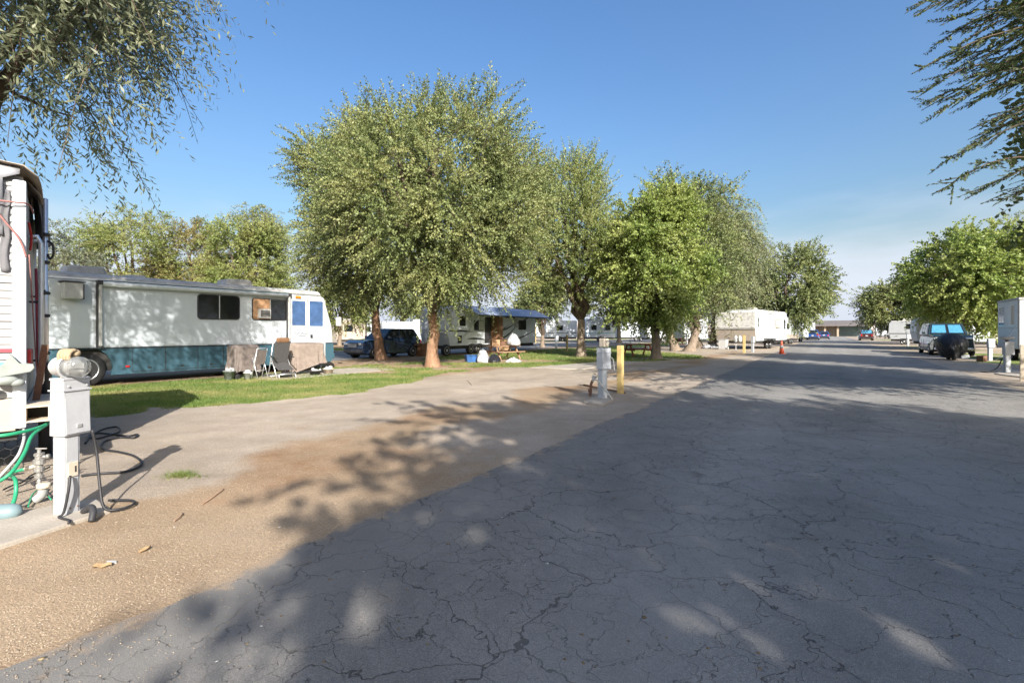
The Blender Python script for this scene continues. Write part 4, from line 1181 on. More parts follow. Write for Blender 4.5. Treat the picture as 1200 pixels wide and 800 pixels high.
# pale plastic fitting hanging on the trailer wall (twin-headed)
def fitting():
    x, z = on_trailer(11, 430)
    root = thing('hose_reel_bracket', 'pale grey-green plastic bracket hung on the trailer wall over the hoses', 'bracket', tl(x, -.04, z - .12), TL_ANG)
    b = MB(); b.prism([(-.10, .02), (.16, .07), (.19, .11), (.18, .15), (.07, .15), (.03, .24), (.0, .26), (-.02, .16), (-.18, .03), (-.2, 0)], -.13, -.02, 'y', .012); b.build('bracket_arm', M['palegrey'], root)
    b = MB(); b.ball((-.02, -.10, -.01), (.10, .06, .05), 14, 8); b.ball((.06, -.10, -.035), (.06, .05, .04), 12, 8); b.build('shell', M['palegrey'], root, True)
    b = MB(); b.ball((-.12, -.10, -.09), (.045, .045, .045), 12, 8); b.cyl((-.12, -.10, -.09), (-.16, -.12, -.02), .012); b.build('knob', M['roofgrey'], root, True)
fitting()

# ------------------------------------------------------------------ meter posts
def pedestal(loc, ang, label, m='pedgrey', meter='glass', group='utility meter posts beside the road', plate=False, lever=False, top=1.145):
    root = thing('meter_post', label, 'meter post', loc, ang, group)
    k = top / 1.145
    b = MB(); b.ext((-.08, -.075, -.03), (.07, .085, .70 * k), .008); b.build('post', M[m], root)
    b = MB(); b.ext((.072, -.06, .0), (.078, .06, .69 * k)); b.build('post_cover', M[m], root)
    b = MB(); b.prism([(-.095, .685 * k), (.105, .685 * k), (.09, top), (-.085, top)], -.10, .175, 'y', .008); bx = b.build('meter_box', M[m], root)
    b = MB(); b.prism([(.108, .70 * k), (.116, .70 * k), (.098, top - .14), (.090, top - .14)], -.085, .16, 'y'); b.build('cover_flap', M[m], bx)
    b = MB(); b.box((0, .0375, top - .085), (.215, .29, .012)); b.build('rain_lip', M[m], bx)
    b = MB(); b.box((0, .0375, top + .008), (.19, .285, .02), None, .006); b.build('lid', M[m], bx)
    if meter in ('glass', 'small'):
        b = MB(); b.box((.118, .04, .76 * k), (.012, .05, .03), None, .004); b.build('hasp', M['trim'], bx)
        for yy in (-.06, .13):
            b = MB(); b.cyl((.10, yy, top - .05), (.112, yy, top - .05), .008, n=8); b.build('screw', M['roofgrey'], bx)
            b = MB(); b.cyl((.078, yy * .4, .08), (.086, yy * .4, .08), .007, n=8); b.build('screw', M['rust'], root)
    if meter == 'glass':
        b = MB(); b.cyl((-.03, 0, top), (-.03, 0, top + .05), .035, n=12); b.build('neck', M['tan'], root)
        zc = top + .135
        b = MB(); b.lathe([(.03, -.165), (.075, -.15), (.10, -.11), (.105, -.01), (.115, .0), (.115, .02)], (0, 0, zc), 'x', 26); c = b.build('meter_can', M['white_old'], root, True)
        b = MB(); b.lathe([(.120, .01), (.120, .04), (.110, .042)], (0, 0, zc), 'x', 26); b.build('ring', M['trim'], c, True)
        b = MB(); b.lathe([(.108, .04), (.108, .17), (.10, .205), (.07, .222), (.02, .225)], (0, 0, zc), 'x', 26); b.build('glass_dome', M['meterglass'], c, True)
        b = MB(); b.lathe([(.07, .04), (.07, .09), (.055, .12), (.02, .125)], (0, 0, zc), 'x', 20)
        b.build('dial', M['white_old'], c, True)
        b = MB(); b.box((.10, 0, zc + .01), (.08, .09, .05)); b.cyl((.10, -.05, zc - .03), (.10, .05, zc - .03), .03); b.build('register', M['roofgrey'], c)
    elif meter == 'small':
        b = MB(); b.cyl((-.02, 0, top), (-.02, 0, top + .16), .03, n=10); b.build('neck', M['white_old'], root)
        b = MB(); b.ext((-.05, -.06, top + .05), (.10, .10, top + .24), .015); c = b.build('meter_can', M['tan'], root)
        b = MB(); b.lathe([(.055, .10), (.055, .15), (.03, .17)], (0, .02, top + .145), 'x', 14); b.build('dial', M['meterglass'], c, True)
        b = MB(); b.ball((-.01, .0, top + .28), (.05, .05, .035)); b.build('cap', M['darktrim'], c, True)
    if plate:
        b = MB(); b.box((.085, -.0, .40), (.014, .10, .12), None, .004); p = b.build('outlet_plate', M['tan'], root)
        b = MB(); b.box((.094, .02, .40), (.006, .012, .05)); b.build('slot', M['darktrim'], p)
    if lever:
        b = MB(); b.tube([(.11, .17, .95 * k), (.15, .2, .9 * k), (.16, .22, .66 * k)], .012, 6); b.build('lever', M['roofgrey'], root)
    return root
P1 = G(78, 605)
near_post = pedestal(P1, R(-10), 'light grey meter post with round glass meter, nearest of the meter posts', 'pedwhite', 'glass', plate=True)
for part in near_post.children:                      # this one is slimmer than its neighbours
    part.data.transform(Matrix.Diagonal((.76, .76, 1, 1)))
    for sub_ in part.children: sub_.data.transform(Matrix.Diagonal((.76, .76, 1, 1)))
# round meter keeps its shape
for part in near_post.children:
    if part.name.startswith(('meter_can',)):
        for o_ in (part, *part.children): o_.data.transform(Matrix.Translation((0, 0, 1.145)) @ Matrix.Diagonal((1, 1, .80, 1)) @ Matrix.Translation((0, 0, -1.145)))
# glove lying on the meter
def glove():
    p = P1 + Vector((.04, .02, 1.335))
    root = thing('work_glove', 'tan ribbed work glove lying on top of the round meter', 'glove', p, R(-10))
    b = MB()
    b.ball((0, 0, .03), (.055, .045, .035), 14, 8); b.build('palm', M['glove'], root, True)
    for k in range(4):
        b = MB(); y = 0
        b.tube(smooth_path([(-.05 + .03 * k, -.02, .055), (-.048 + .031 * k, -.055, .05), (-.046 + .031 * k, -.075, .015), (-.045 + .03 * k, -.07, -.02)], 4), [.016] * 13, 8)
        b.build('finger', M['glove'], root, True)
    b = MB(); b.ball((-.10, .05, .005), (.055, .05, .04), 12, 8); b.build('cuff', M['rust'], root, True)
glove()
P2 = G(706, 467.5)
pedestal(P2, R(-53), 'grey meter post beside the yellow bollard and standpipe', 'pedgrey', 'small', lever=True)
pedestal(G(882, 412.5), R(-53), 'grey-white meter post in front of the slide-out of the white fifth-wheel', 'pedwhite', 'none')
pedestal(G(915, 404), R(-53), 'grey-white meter post behind the orange cone', 'pedwhite', 'none')
pedestal(G(937, 400.2), R(-53), 'slim grey-white meter post left of the blue pickup, the far one of the row', 'pedwhite', 'none')
pedestal(G(1180, 437), R(-110), 'blue-grey meter post with dish on top, nearest on the right of the road', 'pedgrey', 'none')
pedestal(G(1160, 422.5), R(-110), 'blue-grey meter post next to the dark box right of the covered bike', 'pedgrey', 'none')
pedestal(G(1064, 405.2), R(-110), 'blue-grey meter post left of the dark green SUV', 'pedgrey', 'none', top=1.25)
pedestal(G(652, 408.5), R(-53), 'blue-grey meter post on the lane behind the straight-trunked ash', 'pedgrey', 'none')
pedestal(G(805, 404.5), R(-53), 'white meter post on the grass between the trunks and the white trailer', 'white_old', 'none')

def bollard(px, py, label, top_py=None, m='yellow', w=.12):
    p = G(px, py); D = p.y; h = 1.0 if top_py is None else H + (HOR - top_py) / F * D
    root = thing('bollard', label, 'bollard', p, R(-40), 'yellow bollards')
    b = MB(); b.ext((-w / 2, -w / 2, -.03), (w / 2, w / 2, h), .008); b.build('post', M[m], root)
    b = MB(); b.box((0, 0, h + .012), (w * .96, w * .96, .03), None, .01); b.build('cap', M[m], root)
    return root
bollard(727, 461.5, 'square yellow bollard right of the standpipe and grey meter post', 406, w=.13)
bollard(872, 413.5, 'yellow bollard in front of the white fifth-wheel trailer', 393, w=.15)
bollard(664.5, 412, 'yellow bollard behind the straight-trunked ash', 393, w=.12)
bollard(627, 402, 'yellow bollard at the tail of the striped trailer', 382, w=.2)
bollard(928, 400.5, 'pale yellow bollard between the cone and the blue pickup', 384, 'yellow', .2)
bollard(1198.5, 446, 'tan bollard cut by the right edge of the picture', 405, 'tan', .12)

# ------------------------------------------------------------------ hydrant, hoses and cables by the near post
def slab_at(pts, name='concrete_pad'):
    b = MB(); b.prism([(p.x, p.y) for p in pts], -.06, .035, 'z', .01); return structure(b.build(name, M['concrete'], None))
slab_at([G(-60, 664), G(130, 601), G(112, 588), G(62, 596), G(-60, 624)])
slab_at([G(684, 472), G(706, 475.5), G(718, 469), G(698, 465)])
slab_at([G(1166, 438.5), G(1215, 445), G(1226, 437), G(1184, 433)])

def standpipe(loc, rz, label, s=1.0, m='brass'):
    root = thing('water_standpipe', label, 'standpipe', loc, rz)
    b = MB(); b.cyl((0, 0, -.02), (0, 0, .24 * s), .022 * s, n=12); b.build('riser', M[m], root, True)
    b = MB(); b.lathe([(.024, .18), (.045, .18), (.045, .21), (.03, .215), (.03, .25), (.05, .255), (.05, .30), (.036, .31), (.036, .34), (.058, .345), (.058, .40), (.04, .41), (.04, .44), (.05, .445), (.05, .475), (.02, .48), (.02, .52)], (0, 0, 0), 'z', 12)
    for v in b.bm.verts: v.co *= s
    b.build('valve_body', M[m], root, False)
    b = MB(); b.cyl((0, 0, .34 * s), (-.12 * s, -.04 * s, .30 * s), .022 * s, n=10); b.build('outlet', M['tan'], root, True)
    b = MB(); b.cyl((0, 0, .44 * s), (.09 * s, .0, .42 * s), .02 * s, n=10); b.lathe([(.03 * s, .07 * s), (.03 * s, .10 * s)], (0, 0, .43 * s), 'x', 10); b.build('side_port', M[m], root, True)
    b = MB(); b.box((.02 * s, 0, .53 * s), (.10 * s, .02 * s, .012 * s), (0, .12, .3)); b.cyl((0, 0, .5 * s), (0, 0, .53 * s), .008 * s); b.build('tap_handle', M[m], root)
    return root
SP = G(46, 577)
standpipe(SP, .3, 'grey brass standpipe with tap and green hose left of the near meter post', .80)
# rusty valve stub beside the far post
def stub():
    root = thing('water_standpipe', 'rusty bent standpipe with pale tap in front of the yellow bollard', 'standpipe', G(691, 464.5), .4)
    b = MB(); b.tube(smooth_path([(0, 0, -.03), (.03, 0, .15), (.05, .01, .3), (.12, .0, .42)]), .032, 10); b.build('riser', M['rust'], root, True)
    b = MB(); b.tube([(.02, 0, .0), (-.02, .02, .18)], .02, 8); b.build('brace', M['rust'], root, True)
    b = MB(); b.ball((.11, 0, .45), (.045, .04, .05), 12, 8); b.cyl((.11, 0, .45), (.2, .03, .44), .022); b.build('tap', M['white_old'], root, True)
    b = MB(); b.box((.14, 0, .53), (.10, .02, .014), (0, .3, .2)); b.build('tap_handle', M['brass'], root)
stub()
o = cord('drain_hose', 'grey bent pipe leaning from the ground to the grey meter post', smooth_path([P2 + Vector((-.25, -.15, .42)), P2 + Vector((-.22, -.16, .47)), P2 + Vector((-.12, -.2, .42)), P2 + Vector((.05, -.24, .2)), P2 + Vector((.17, -.27, .02))]), .018, 'greyhose', 'pipe', 8)
cord('bar', 'thin dark bar lying across the standpipe and the foot of the grey meter post', [G(684, 456) + Vector((0, 0, .12)), G(733, 461.5) + Vector((0, 0, .03))], .022, 'rust', 'bar', 6)

hose_a = smooth_path([at(-20, 512, 4.5), at(10, 509, 4.6), at(38, 503, 4.8), at(54, 497, 5.0), at(66, 487, 5.3)])
cord('garden_hose', 'green hose running along the bottom of the trailer to the bumper', hose_a, .017, 'green', 'hose', 10)
cord('garden_hose', 'green hose looping down from the bumper towards the lower left edge', smooth_path([at(55, 497, 5.0), at(38, 510, 4.75), at(30, 528, 4.55), at(20, 545, 4.4), at(8, 558, 4.3), at(-16, 572, 4.25)]), .016, 'green', 'hose', 10)
cord('drain_hose', 'thin grey hose hanging beside the green hose', smooth_path([at(28, 503, 4.85), at(28, 515, 4.7), at(22, 532, 4.55), at(10, 547, 4.5), at(-12, 570, 4.4)]), .013, 'greyhose', 'hose', 8)
q0 = SP + Vector((-.105, -.03, .235))
cord('garden_hose', 'short green hose dropping from the standpipe to the ground', smooth_path([q0, q0 + Vector((-.10, -.04, -.03)), at(18, 562, 4.28), at(18.5, 578, 4.22), at(14, 592, 4.15), at(6, 598, 4.1), G(-6, 600)]), .015, 'green', 'hose', 10)
gh = lambda px, py, dz=.02: (lambda p: Vector((p.x, p.y, float(ground_height(p.x, p.y)) + dz)))(G(px, py))
cord('power_cable', 'black cable coiled on the ground between the meter post and the lawn', smooth_path([gh(100, 522), gh(108, 512), gh(122, 505), gh(137, 502), gh(140, 508), gh(128, 513), gh(112, 517), gh(104, 513), gh(118, 510), gh(148, 513), gh(161, 511), gh(157, 515), gh(140, 515), gh(122, 520), gh(120, 529), gh(140, 533), gh(157, 538), gh(166, 545), gh(161, 551), gh(146, 556), gh(125, 558), gh(107, 560), gh(95, 562)]), .013, 'cable', 'cable', 8)
cord('power_cable', 'black cable dropping from behind the near meter post box and looping on the ground', smooth_path([P1 + Vector((.11, .12, .70)), P1 + Vector((.13, .14, .5)), P1 + Vector((.19, .10, .25)), P1 + Vector((.27, .05, .06)), P1 + Vector((.36, .08, .03)), P1 + Vector((.40, .2, .03)), P1 + Vector((.3, .3, .03)), P1 + Vector((.1, .3, .03))]), .011, 'cable', 'cable', 8)
cord('power_cable', 'thin black cable from the tan outlet plate of the near meter post', smooth_path([P1 + Vector((.085, -.06, .36)), P1 + Vector((.10, -.09, .25)), P1 + Vector((.08, -.11, .08)), P1 + Vector((.07, -.14, .05)), P1 + Vector((.2, -.2, .05)), P1 + Vector((.25, -.25, .045))]), .010, 'cable', 'cable', 8)
cord('pipe', 'bent black pipe stub rising from the concrete pad right of the near meter post', smooth_path([P1 + Vector((.16, -.02, .05)), P1 + Vector((.24, -.05, .10)), P1 + Vector((.31, -.10, .09)), P1 + Vector((.34, -.15, .02))]), .024, 'darktrim', 'pipe', 10)
rngc = random.Random(11)
for k, (a, c, lab) in enumerate((((4, 578), (58, 552), 'thin black wire slanting from the pad edge to behind the near meter post'),
                                 ((0, 566), (50, 566), 'thin black wire lying level in front of the wire mesh'),
                                 ((24, 600), (58, 575), 'short black wire beside the green coupling'))):
    pts = [gh(a[0] + (c[0] - a[0]) * f, a[1] + (c[1] - a[1]) * f + rngc.uniform(-3, 3), .03) for f in (0, .2, .4, .6, .8, 1)]
    cord('wire', lab, smooth_path(pts), .008, 'cable', 'wire')
cord('wire', 'thin green wire crossing the clutter at the foot of the standpipe', smooth_path([gh(33, 598, .03), gh(38, 588, .06), gh(48, 580, .05), gh(60, 592, .05)]), .006, 'green', 'wire')
# pipe coupling and crumpled bits
root = thing('pipe_elbow', 'grey-green pipe elbow lying at the foot of the standpipe', 'pipe elbow', gh(49, 590, 0), .4)
b = MB(); b.tube(smooth_path([(-.05, .02, .03), (0, 0, .08), (.02, -.02, .16)]), .036, 12); b.build('elbow', M['greyhose'], root, True)
b = MB(); b.lathe([(.045, .14), (.05, .15), (.05, .18), (.04, .185)], (.02, -.02, 0), 'z', 12); b.build('collar', M['tan'], root, True)
root = thing('buoy', 'pale blue-grey rounded plastic float on the ground at the lower left edge', 'float', gh(-2, 611, .0), .35)
b = MB(); b.lathe([(.01, -.20), (.045, -.18), (.065, -.12), (.07, 0), (.066, .09), (.05, .13), (.015, .15)], (0, 0, .07), 'x', 18); b.build('shell', M['paleblue'], root, True)
b = MB(); b.lathe([(.02, .0), (.022, .012)], (0, -.066, .055), 'y', 10); b.build('plug', M['maroonstripe'], root, True)

# hexagonal wire mesh leaning under the trailer
def wire_mesh():
    root = thing('wire_mesh', 'black hexagonal wire mesh leaning under the trailer', 'wire mesh', tl(-1.0, .12, 0), TL_ANG)
    b = MB(); sz = .055; paths = []
    P = lambda u, v: (u, .05 + v * .42, .02 + v * .93 + .015 * math.sin(u * 7))
    for j in range(7):
        for i in range(22):
            cx = -1.1 + i * sz * 1.732 + (j % 2) * sz * .866; cz = j * sz * 1.5
            v = [P(cx + sz * math.sin(R(60 * k)), cz + sz * math.cos(R(60 * k))) for k in range(4)]
            paths.append((v, [.0045] * 4))
    V, Q = limb_tubes(paths, 4); o = np_mesh('mesh', V, Q, M['cable'], root)
    b = MB(); b.tube([P(-1.15, 0), P(1.0, 0)], .009, 6); b.tube([P(-1.15, .57), P(1.0, .57)], .009, 6); b.build('rim_wire', M['cable'], root)
wire_mesh()

# ------------------------------------------------------------------ campers
def camper(label, loc, ang, L=7.5, W=2.45, z0=.62, z1=3.15, wall='white', windows=(), door=None, wheels=(), slide=None,
           nose=.25, tail=.05, stripe=None, ac=(.5,), lower=None, name='travel_trailer', cat='travel trailer', tongue=0, end_windows=(), group=None):
    """local x runs along the trailer, the wall at y = 0 is the one seen, the end at x = 0 faces the viewer"""
    root = thing(name, label, cat, loc, ang, group)
    zm = z0 + (z1 - z0) * .42
    prof = [(nose * .8, z0), (0, zm), (nose * .25, z1 - .25), (nose * .8, z1 - .02), (L - tail, z1 - .02), (L, z1 - .2), (L, z0)]
    b = MB(); b.prism(prof, 0, W, 'y', bev=.05); b.build('body', M[wall], root)
    b = MB(); b.prism([(.0, z1 - .03), (W, z1 - .03), (W - .15, z1 + .06), (.15, z1 + .06)], nose, L - tail, 'x', .02); b.build('roof', M['roofgrey'], root)
    b = MB(); b.box((L / 2 + nose * .5, -.008, z1 - .06), (L - nose, .02, .05)); b.build('roof_trim', M['trim'], root)
    b = MB(); b.ext((nose, .15, z0 - .22), (L - .1, W - .15, z0 + .01)); b.build('frame', M['under'], root)
    if lower:
        b = MB(); b.ext((nose * .85, -.012, z0 + .01), (L - .02, .02, z0 + .55)); b.build('lower_panel', M[lower], root)
    if stripe:
        b = MB(); b.ext((nose * .5, -.016, z0 + .62), (L - .05, .0, z0 + .70)); b.build('stripe', M[stripe], root)
    for w in windows:
        window(root, 'y', 0, -1, w[0], w[1], w[2], w[3], panes=w[4] if len(w) > 4 else 1, rad=.08, glass=w[5] if len(w) > 5 else 'glass')
    for w in end_windows:
        window(root, 'x', 0.0 + nose * .12, -1, w[0], w[1], w[2], w[3], rad=.07, glass=w[4] if len(w) > 4 else 'glass')
    if door:
        b = MB(); face_panel(b, 'y', 0, -1, door, door + .68, z0 + .05, z0 + 1.95, .02, .06); d = b.build('door', M['white'], root)
        b = MB(); face_panel(b, 'y', -.02, -1, door + .15, door + .53, z0 + 1.15, z0 + 1.75, .008, .05); b.build('door_window', M['glass'], d)
        b = MB(); b.box((door + .6, -.04, z0 + .95), (.05, .05, .14)); b.build('handle', M['darktrim'], d)
    for x in wheels:
        wheel_at(root, x, .17, .35, .21, -1)
        b = MB(); pts = [(x + .45 * math.cos(R(a)), z0 - .07 + .18 * math.sin(R(a))) for a in range(0, 181, 20)]
        b.prism([(p[0], p[1]) for p in pts], -.03, .03, 'y'); b.build('fender', M['darktrim'], root)
    if slide:
        x0, x1, za, zb_, dep = slide
        b = MB(); b.ext((x0, -dep, za), (x1, .05, zb_), .02); s_ = b.build('slide_out', M['slide'], root)
        b = MB(); b.ext((x0 - .03, -dep - .04, zb_), (x1 + .03, .02, zb_ + .04)); b.build('slide_cover', M['roofgrey'], s_)
        b = MB(); face_panel(b, 'y', -dep, -1, x0 + (x1 - x0) * .22, x0 + (x1 - x0) * .68, za + .85, zb_ - .45, .02, .05); w = b.build('window', M['darktrim'], s_)
        b = MB(); face_panel(b, 'y', -dep - .02, -1, x0 + (x1 - x0) * .25, x0 + (x1 - x0) * .65, za + .9, zb_ - .5, .006, .04); b.build('pane', M['tan'], w)
    for f in ac: roof_unit(root, L * f, W / 2, z1 + .05, .85, .65, .27)
    if tongue:
        b = MB(); b.tube([(.2, .5, z0 - .12), (-tongue, W / 2, z0 - .14)], .05, 6); b.tube([(.2, W - .5, z0 - .12), (-tongue, W / 2, z0 - .14)], .05, 6)
        b.ball((-tongue - .04, W / 2, z0 - .12), (.08, .08, .06)); b.build('tongue', M['under'], root)
        b = MB(); b.cyl((-tongue * .8, W / 2, 0), (-tongue * .8, W / 2, z0 + .3), .035, n=8); b.lathe([(.1, 0), (.1, .02), (.03, .03)], (-tongue * .8, W / 2, 0), 'z', 10); b.build('jack', M['trim'], root)
        for yy in (-.17, .17):
            b = MB(); b.lathe([(.10, 0), (.15, .05), (.155, .35), (.13, .45), (.05, .5), (.05, .56)], (-tongue * .45, W / 2 + yy, z0 - .08), 'z', 14); b.build('propane_tank', M['white_old'], root, True)
    b = MB(); b.box((L - .03, .12, z0 + .35), (.08, .16, .22), None, .01); b.build('tail_light', M['red'], root)
    return root

# striped trailer under the elms
def striped():
    TT = -17.0; s0 = 18.3; L = 11.0; z0, z1 = .60, 3.15
    loc = rd(s0, TT)
    def S(px, py):
        s, z = on_side(px, py, TT); return s - s0, z
    w1 = S(538.5, 370), S(545.5, 382); w2 = S(555.5, 375), S(567, 387); w3 = S(607.5, 375), S(616.5, 386.5)
    mk = lambda w, *e: (w[0][0], w[1][0], w[1][1], w[0][1], *e)
    root = camper('pale travel trailer with black swoosh stripes and blue awning parked under the elms', loc, ROAD_A, L, 2.45, z0, z1, 'greywall',
                  windows=[mk(w1), mk(w2, 2, ['glass', 'white_old']), mk(w3)], wheels=(S(553, 412)[0], S(561.5, 412)[0]), nose=.35, ac=(.3, .75), tongue=1.1, end_windows=[(.75, 1.5, 1.75, 2.45)])
    y = 0
    sw = [((568, 396), (598, 379), -.12), ((584, 399), (606, 381), -.15), ((592, 402), (628, 386), -.10), ((584, 388), (604, 378.5), -.10), ((592, 372), (606, 374), .08), ((526, 388), (556, 389), .05), ((548, 397), (572, 399), .08), ((606, 379), (622, 370), -.05)]
    for p0, p1, sag in sw:
        ribbon(root, 'swoosh', arc_pts(S(*p0), S(*p1), sag), .13, y, -1, 'stripe')
    # open doorway with the brown door swung out
    (x0, zt), (x1, zb) = S(568, 371), S(575.5, 393)
    b = MB(); face_panel(b, 'y', 0, -1, x0, x1, z0 + .1, 2.55, .012, .03); d = b.build('doorway', M['darktrim'], root)
    b = MB(); b.box((x1 + .02, -.36, (z0 + .1 + 2.55) / 2 + .1), (.05, .70, 1.75), None, .01); b.build('open_door', M['brownwood'], root)
    b = MB(); b.box((x1 + .28, -.62, 1.75), (.55, .06, 1.6), None, .01); b.build('door_leaf', M['brownwood'], root)
    a, c = S(536.5, 393), S(541, 402)
    b = MB(); face_panel(b, 'y', 0, -1, a[0], c[0], c[1], a[1], .012, .02); b.build('hatch', M['darktrim'], root)
    a, c = S(602.5, 373), S(606.5, 383.5)
    b = MB(); face_panel(b, 'y', 0, -1, a[0], c[0], c[1], a[1], .02, .02); b.build('vent_panel', M['roofgrey'], root)
    for px in (590, 599, 611):
        x, _ = S(px, 390); b = MB(); b.box((x, -.006, 1.75), (.02, .012, 2.1)); b.build('wall_seam', M['roofgrey'], root)
    # awning, let down over the wall
    xa, xb = S(541, 365)[0], S(627, 365)[0]
    b = MB(); b.prism([(0, z1 + .12), (-1.5, 2.62), (-1.5, 2.58), (0, z1 + .07)], xa, xb, 'x')
    a = b.build('awning', M['awningblue'], root)
    b = MB(); b.cyl((xa - .05, -1.5, 2.58), (xb + .05, -1.5, 2.58), .05, n=10); b.build('awning_roll', M['darktrim'], a)
    for x in (xa + .1, xb - .1):
        b = MB(); b.tube([(x, -.02, 1.1), (x, -1.48, 2.58)], .022, 6); b.build('awning_arm', M['trim'], a)
    b = MB(); b.tube([(L + .05, .5, .55), (L + .25, .2, 1.9)], .02, 6); b.tube([(L - .2, .3, .6), (L + .5, -.1, .0)], .03, 6); b.build('rear_stabiliser', M['trim'], root)
    return root
striped()
root = thing('spare_wheel', 'wheel with pale rim standing at the near corner of the striped trailer', 'wheel', rd(17.7, -16.6), ROAD_A)
wheel_at(root, 0, 0, .36, .2, -1, 'white_old')
# white trailer with slide-out
A3 = R(45)
W3 = Vector((20.4, 40.0, 0))
def white_trailer():
    root = camper('white trailer with slide-out room, beige lower front and propane tank, left of the orange cone', W3, A3, 8.6, 2.5, .72, 3.35, 'white',
                  windows=[(.55, .85, 1.9, 2.7), (5.9, 6.9, 1.75, 2.65, 1, 'orangecurtain'), (7.3, 8.2, 1.75, 2.65)], slide=(1.9, 5.0, .95, 3.05, .75), wheels=(3.2, 4.1), nose=.30, ac=(.35,), tongue=1.2)
    b = MB(); b.prism([(-.06, 1.78), (-.10, 1.84), (.02, 3.2), (.2, 3.22), (.2, 1.78)], .02, 3.35, 'y', .03); b.build('front_cap', M['white_old'], root)
    b = MB(); b.prism([(.2, .72), (-.03, 1.72), (.2, 1.72)], .04, 3.3, 'y'); b.build('front_panel', M['beige'], root)
    b = MB(); b.ext((-.09, .0, 1.72), (.22, 3.36, 1.79), .01); b.build('front_belt', M['trim'], root)
    b = MB(); b.ext((.2, 2.45, .85), (2.6, 3.34, 3.1), .03); b.build('far_slide_out', M['white_old'], root)
    ribbon(root, 'swoosh', arc_pts((5.2, 1.45), (8.5, 1.75), -.3), .06, 0, -1, 'stripe')
    return root
white_trailer()
# the rest, given by picture extent and distance
def row(label, px, D, ang, L, **k):
    return camper(label, ((px - 600) / F * D, D, 0), R(ang), L, **k)
row('white trailer with two small windows seen between the ash trunk and the grey meter post', 686, 70, 8, 4.6, windows=[(.9, 1.7, 1.7, 2.5), (3.0, 3.8, 1.7, 2.5)], wheels=(2.1,), z1=3.3, stripe='tealstripe')
row('white trailer with a beige box in front, right of the grey meter post', 724, 74, 8, 6.5, windows=[(3.6, 4.6, 1.7, 2.4)], door=1.2, wheels=(3.0, 3.8), z1=3.4)
row('bluish white trailer in the shade left of the straight ash trunk', 640, 72, 8, 4.8, wall='greywall', windows=[(1.6, 2.6, 1.7, 2.4)], wheels=(2.2, 3.0), z1=3.1, stripe='stripe')
row('white trailer far along the back lane in the gap right of the striped trailer', 606, 82, 6, 5.0, windows=[(.8, 1.6, 1.7, 2.5)], wheels=(2.5,), z1=3.2)
row('white trailer with a low roof behind the dark blue SUV', 446, 47, 12, 7.0, wall='greywall', windows=[(3.8, 4.5, 1.5, 2.1)], wheels=(3.6,), z1=2.45)
row('shaded tan trailer behind the low yellow-green tree', 392, 52, 12, 3.2, wall='beige', windows=[(1.0, 1.9, 1.5, 2.2)], wheels=(1.7,), z1=2.9)
row('narrow white trailer left of the dark blue SUV, far back', 424, 66, 12, 2.6, windows=[(.6, 1.2, 1.5, 2.2), (1.5, 2.1, 1.5, 2.2)], wheels=(1.5,), z1=2.9, stripe='tealstripe')
row('pale blue-white trailer with dark stripes behind the twin trunks', 801, 56, 20, 3.6, wall='greywall', windows=[(.5, 1.1, 2.0, 2.7)], wheels=(2.0,), z1=3.3, stripe='stripe')
row('grey trailer in deep shade beside the willow trunk', 758, 66, 10, 5.0, wall='greywall', windows=[(1.5, 2.3, 1.7, 2.4)], wheels=(2.4,), z1=3.1)
row('white trailer with beige lower front behind the orange cone', 919, 56, 45, 6.0, windows=[(1.0, 1.9, 1.8, 2.5), (3.8, 4.6, 1.8, 2.5)], wheels=(2.6, 3.4), lower='beige', z1=3.3)
row('white trailer with two windows left of the blue pickup', 932, 68, 45, 7.0, windows=[(1.2, 2.1, 1.8, 2.6), (4.2, 5.1, 1.8, 2.6)], wheels=(3.0, 3.8), z1=3.3)
row('white trailer far down the road behind the blue pickup', 944, 90, 45, 7.0, windows=[(1.2, 2.1, 1.8, 2.6)], wheels=(3.0, 3.8), z1=3.2)
row('silver trailer with dark underside left of the dark green SUV', 1041, 56, -38, 3.4, wall='silver', windows=[(1.6, 2.4, 1.8, 2.4)], wheels=(1.4,), z1=2.7, stripe='stripe')
row('white camper with roof unit behind the dark green SUV', 1073, 44, -30, 5.2, windows=[(1.4, 2.4, 1.7, 2.3)], wheels=(2.3,), z1=2.75, ac=(.55,))
row('pale trailer far down the right side of the road behind the red SUV', 1026, 98, -34, 6.0, wall='greywall', windows=[(1.4, 2.4, 1.7, 2.3)], wheels=(2.3,), z1=3.0)
row('cream trailer with dark windows in the gap right of the dark green SUV', 1140, 46, -42, 3.6, wall='cream', windows=[(.3, 1.5, 1.2, 2.1, 2), (2.2, 3.2, 1.2, 2.1)], wheels=(1.9,), z1=2.45)
# camper at the right edge, its long wall facing the road
def right_camper():
    loc = rd(30.0, 11.35); L = 3.7
    root = thing('camper_trailer', 'white camper with two tall blue-shaded windows at the right edge', 'camper', loc, ROAD_A)
    b = MB(); b.prism([(0, .62), (.0, 3.2), (L, 3.2), (L, .62)], 0.0, -2.4, 'y', .05); b.build('body', M['white'], root)
    b = MB(); b.ext((-.03, .02, 3.16), (L + .03, -2.42, 3.28), .02); b.build('roof', M['roofgrey'], root)
    for x0, x1, gl in ((.75, 1.65, ['tan', 'slide']), (2.45, 3.4, ['blueglass', 'blueglass'])):
        window(root, 'y', 0.0, 1, x0, x1, 1.85, 2.95, panes=2, rad=.05, glass=gl, frame='trim')
    b = MB(); b.ext((-.02, .0, .62), (.06, .03, 3.16)); b.build('corner_trim', M['darktrim'], root)
    b = MB(); b.ext((.05, .0, 1.7), (L, .014, 1.73)); b.build('belt_trim', M['roofgrey'], root)
    b = MB(); b.ext((.1, -.2, .4), (L - .1, -2.2, .63)); b.build('frame', M['under'], root)
    for x in (1.4, 2.2): wheel_at(root, x, -.15, .34, .2, 1)
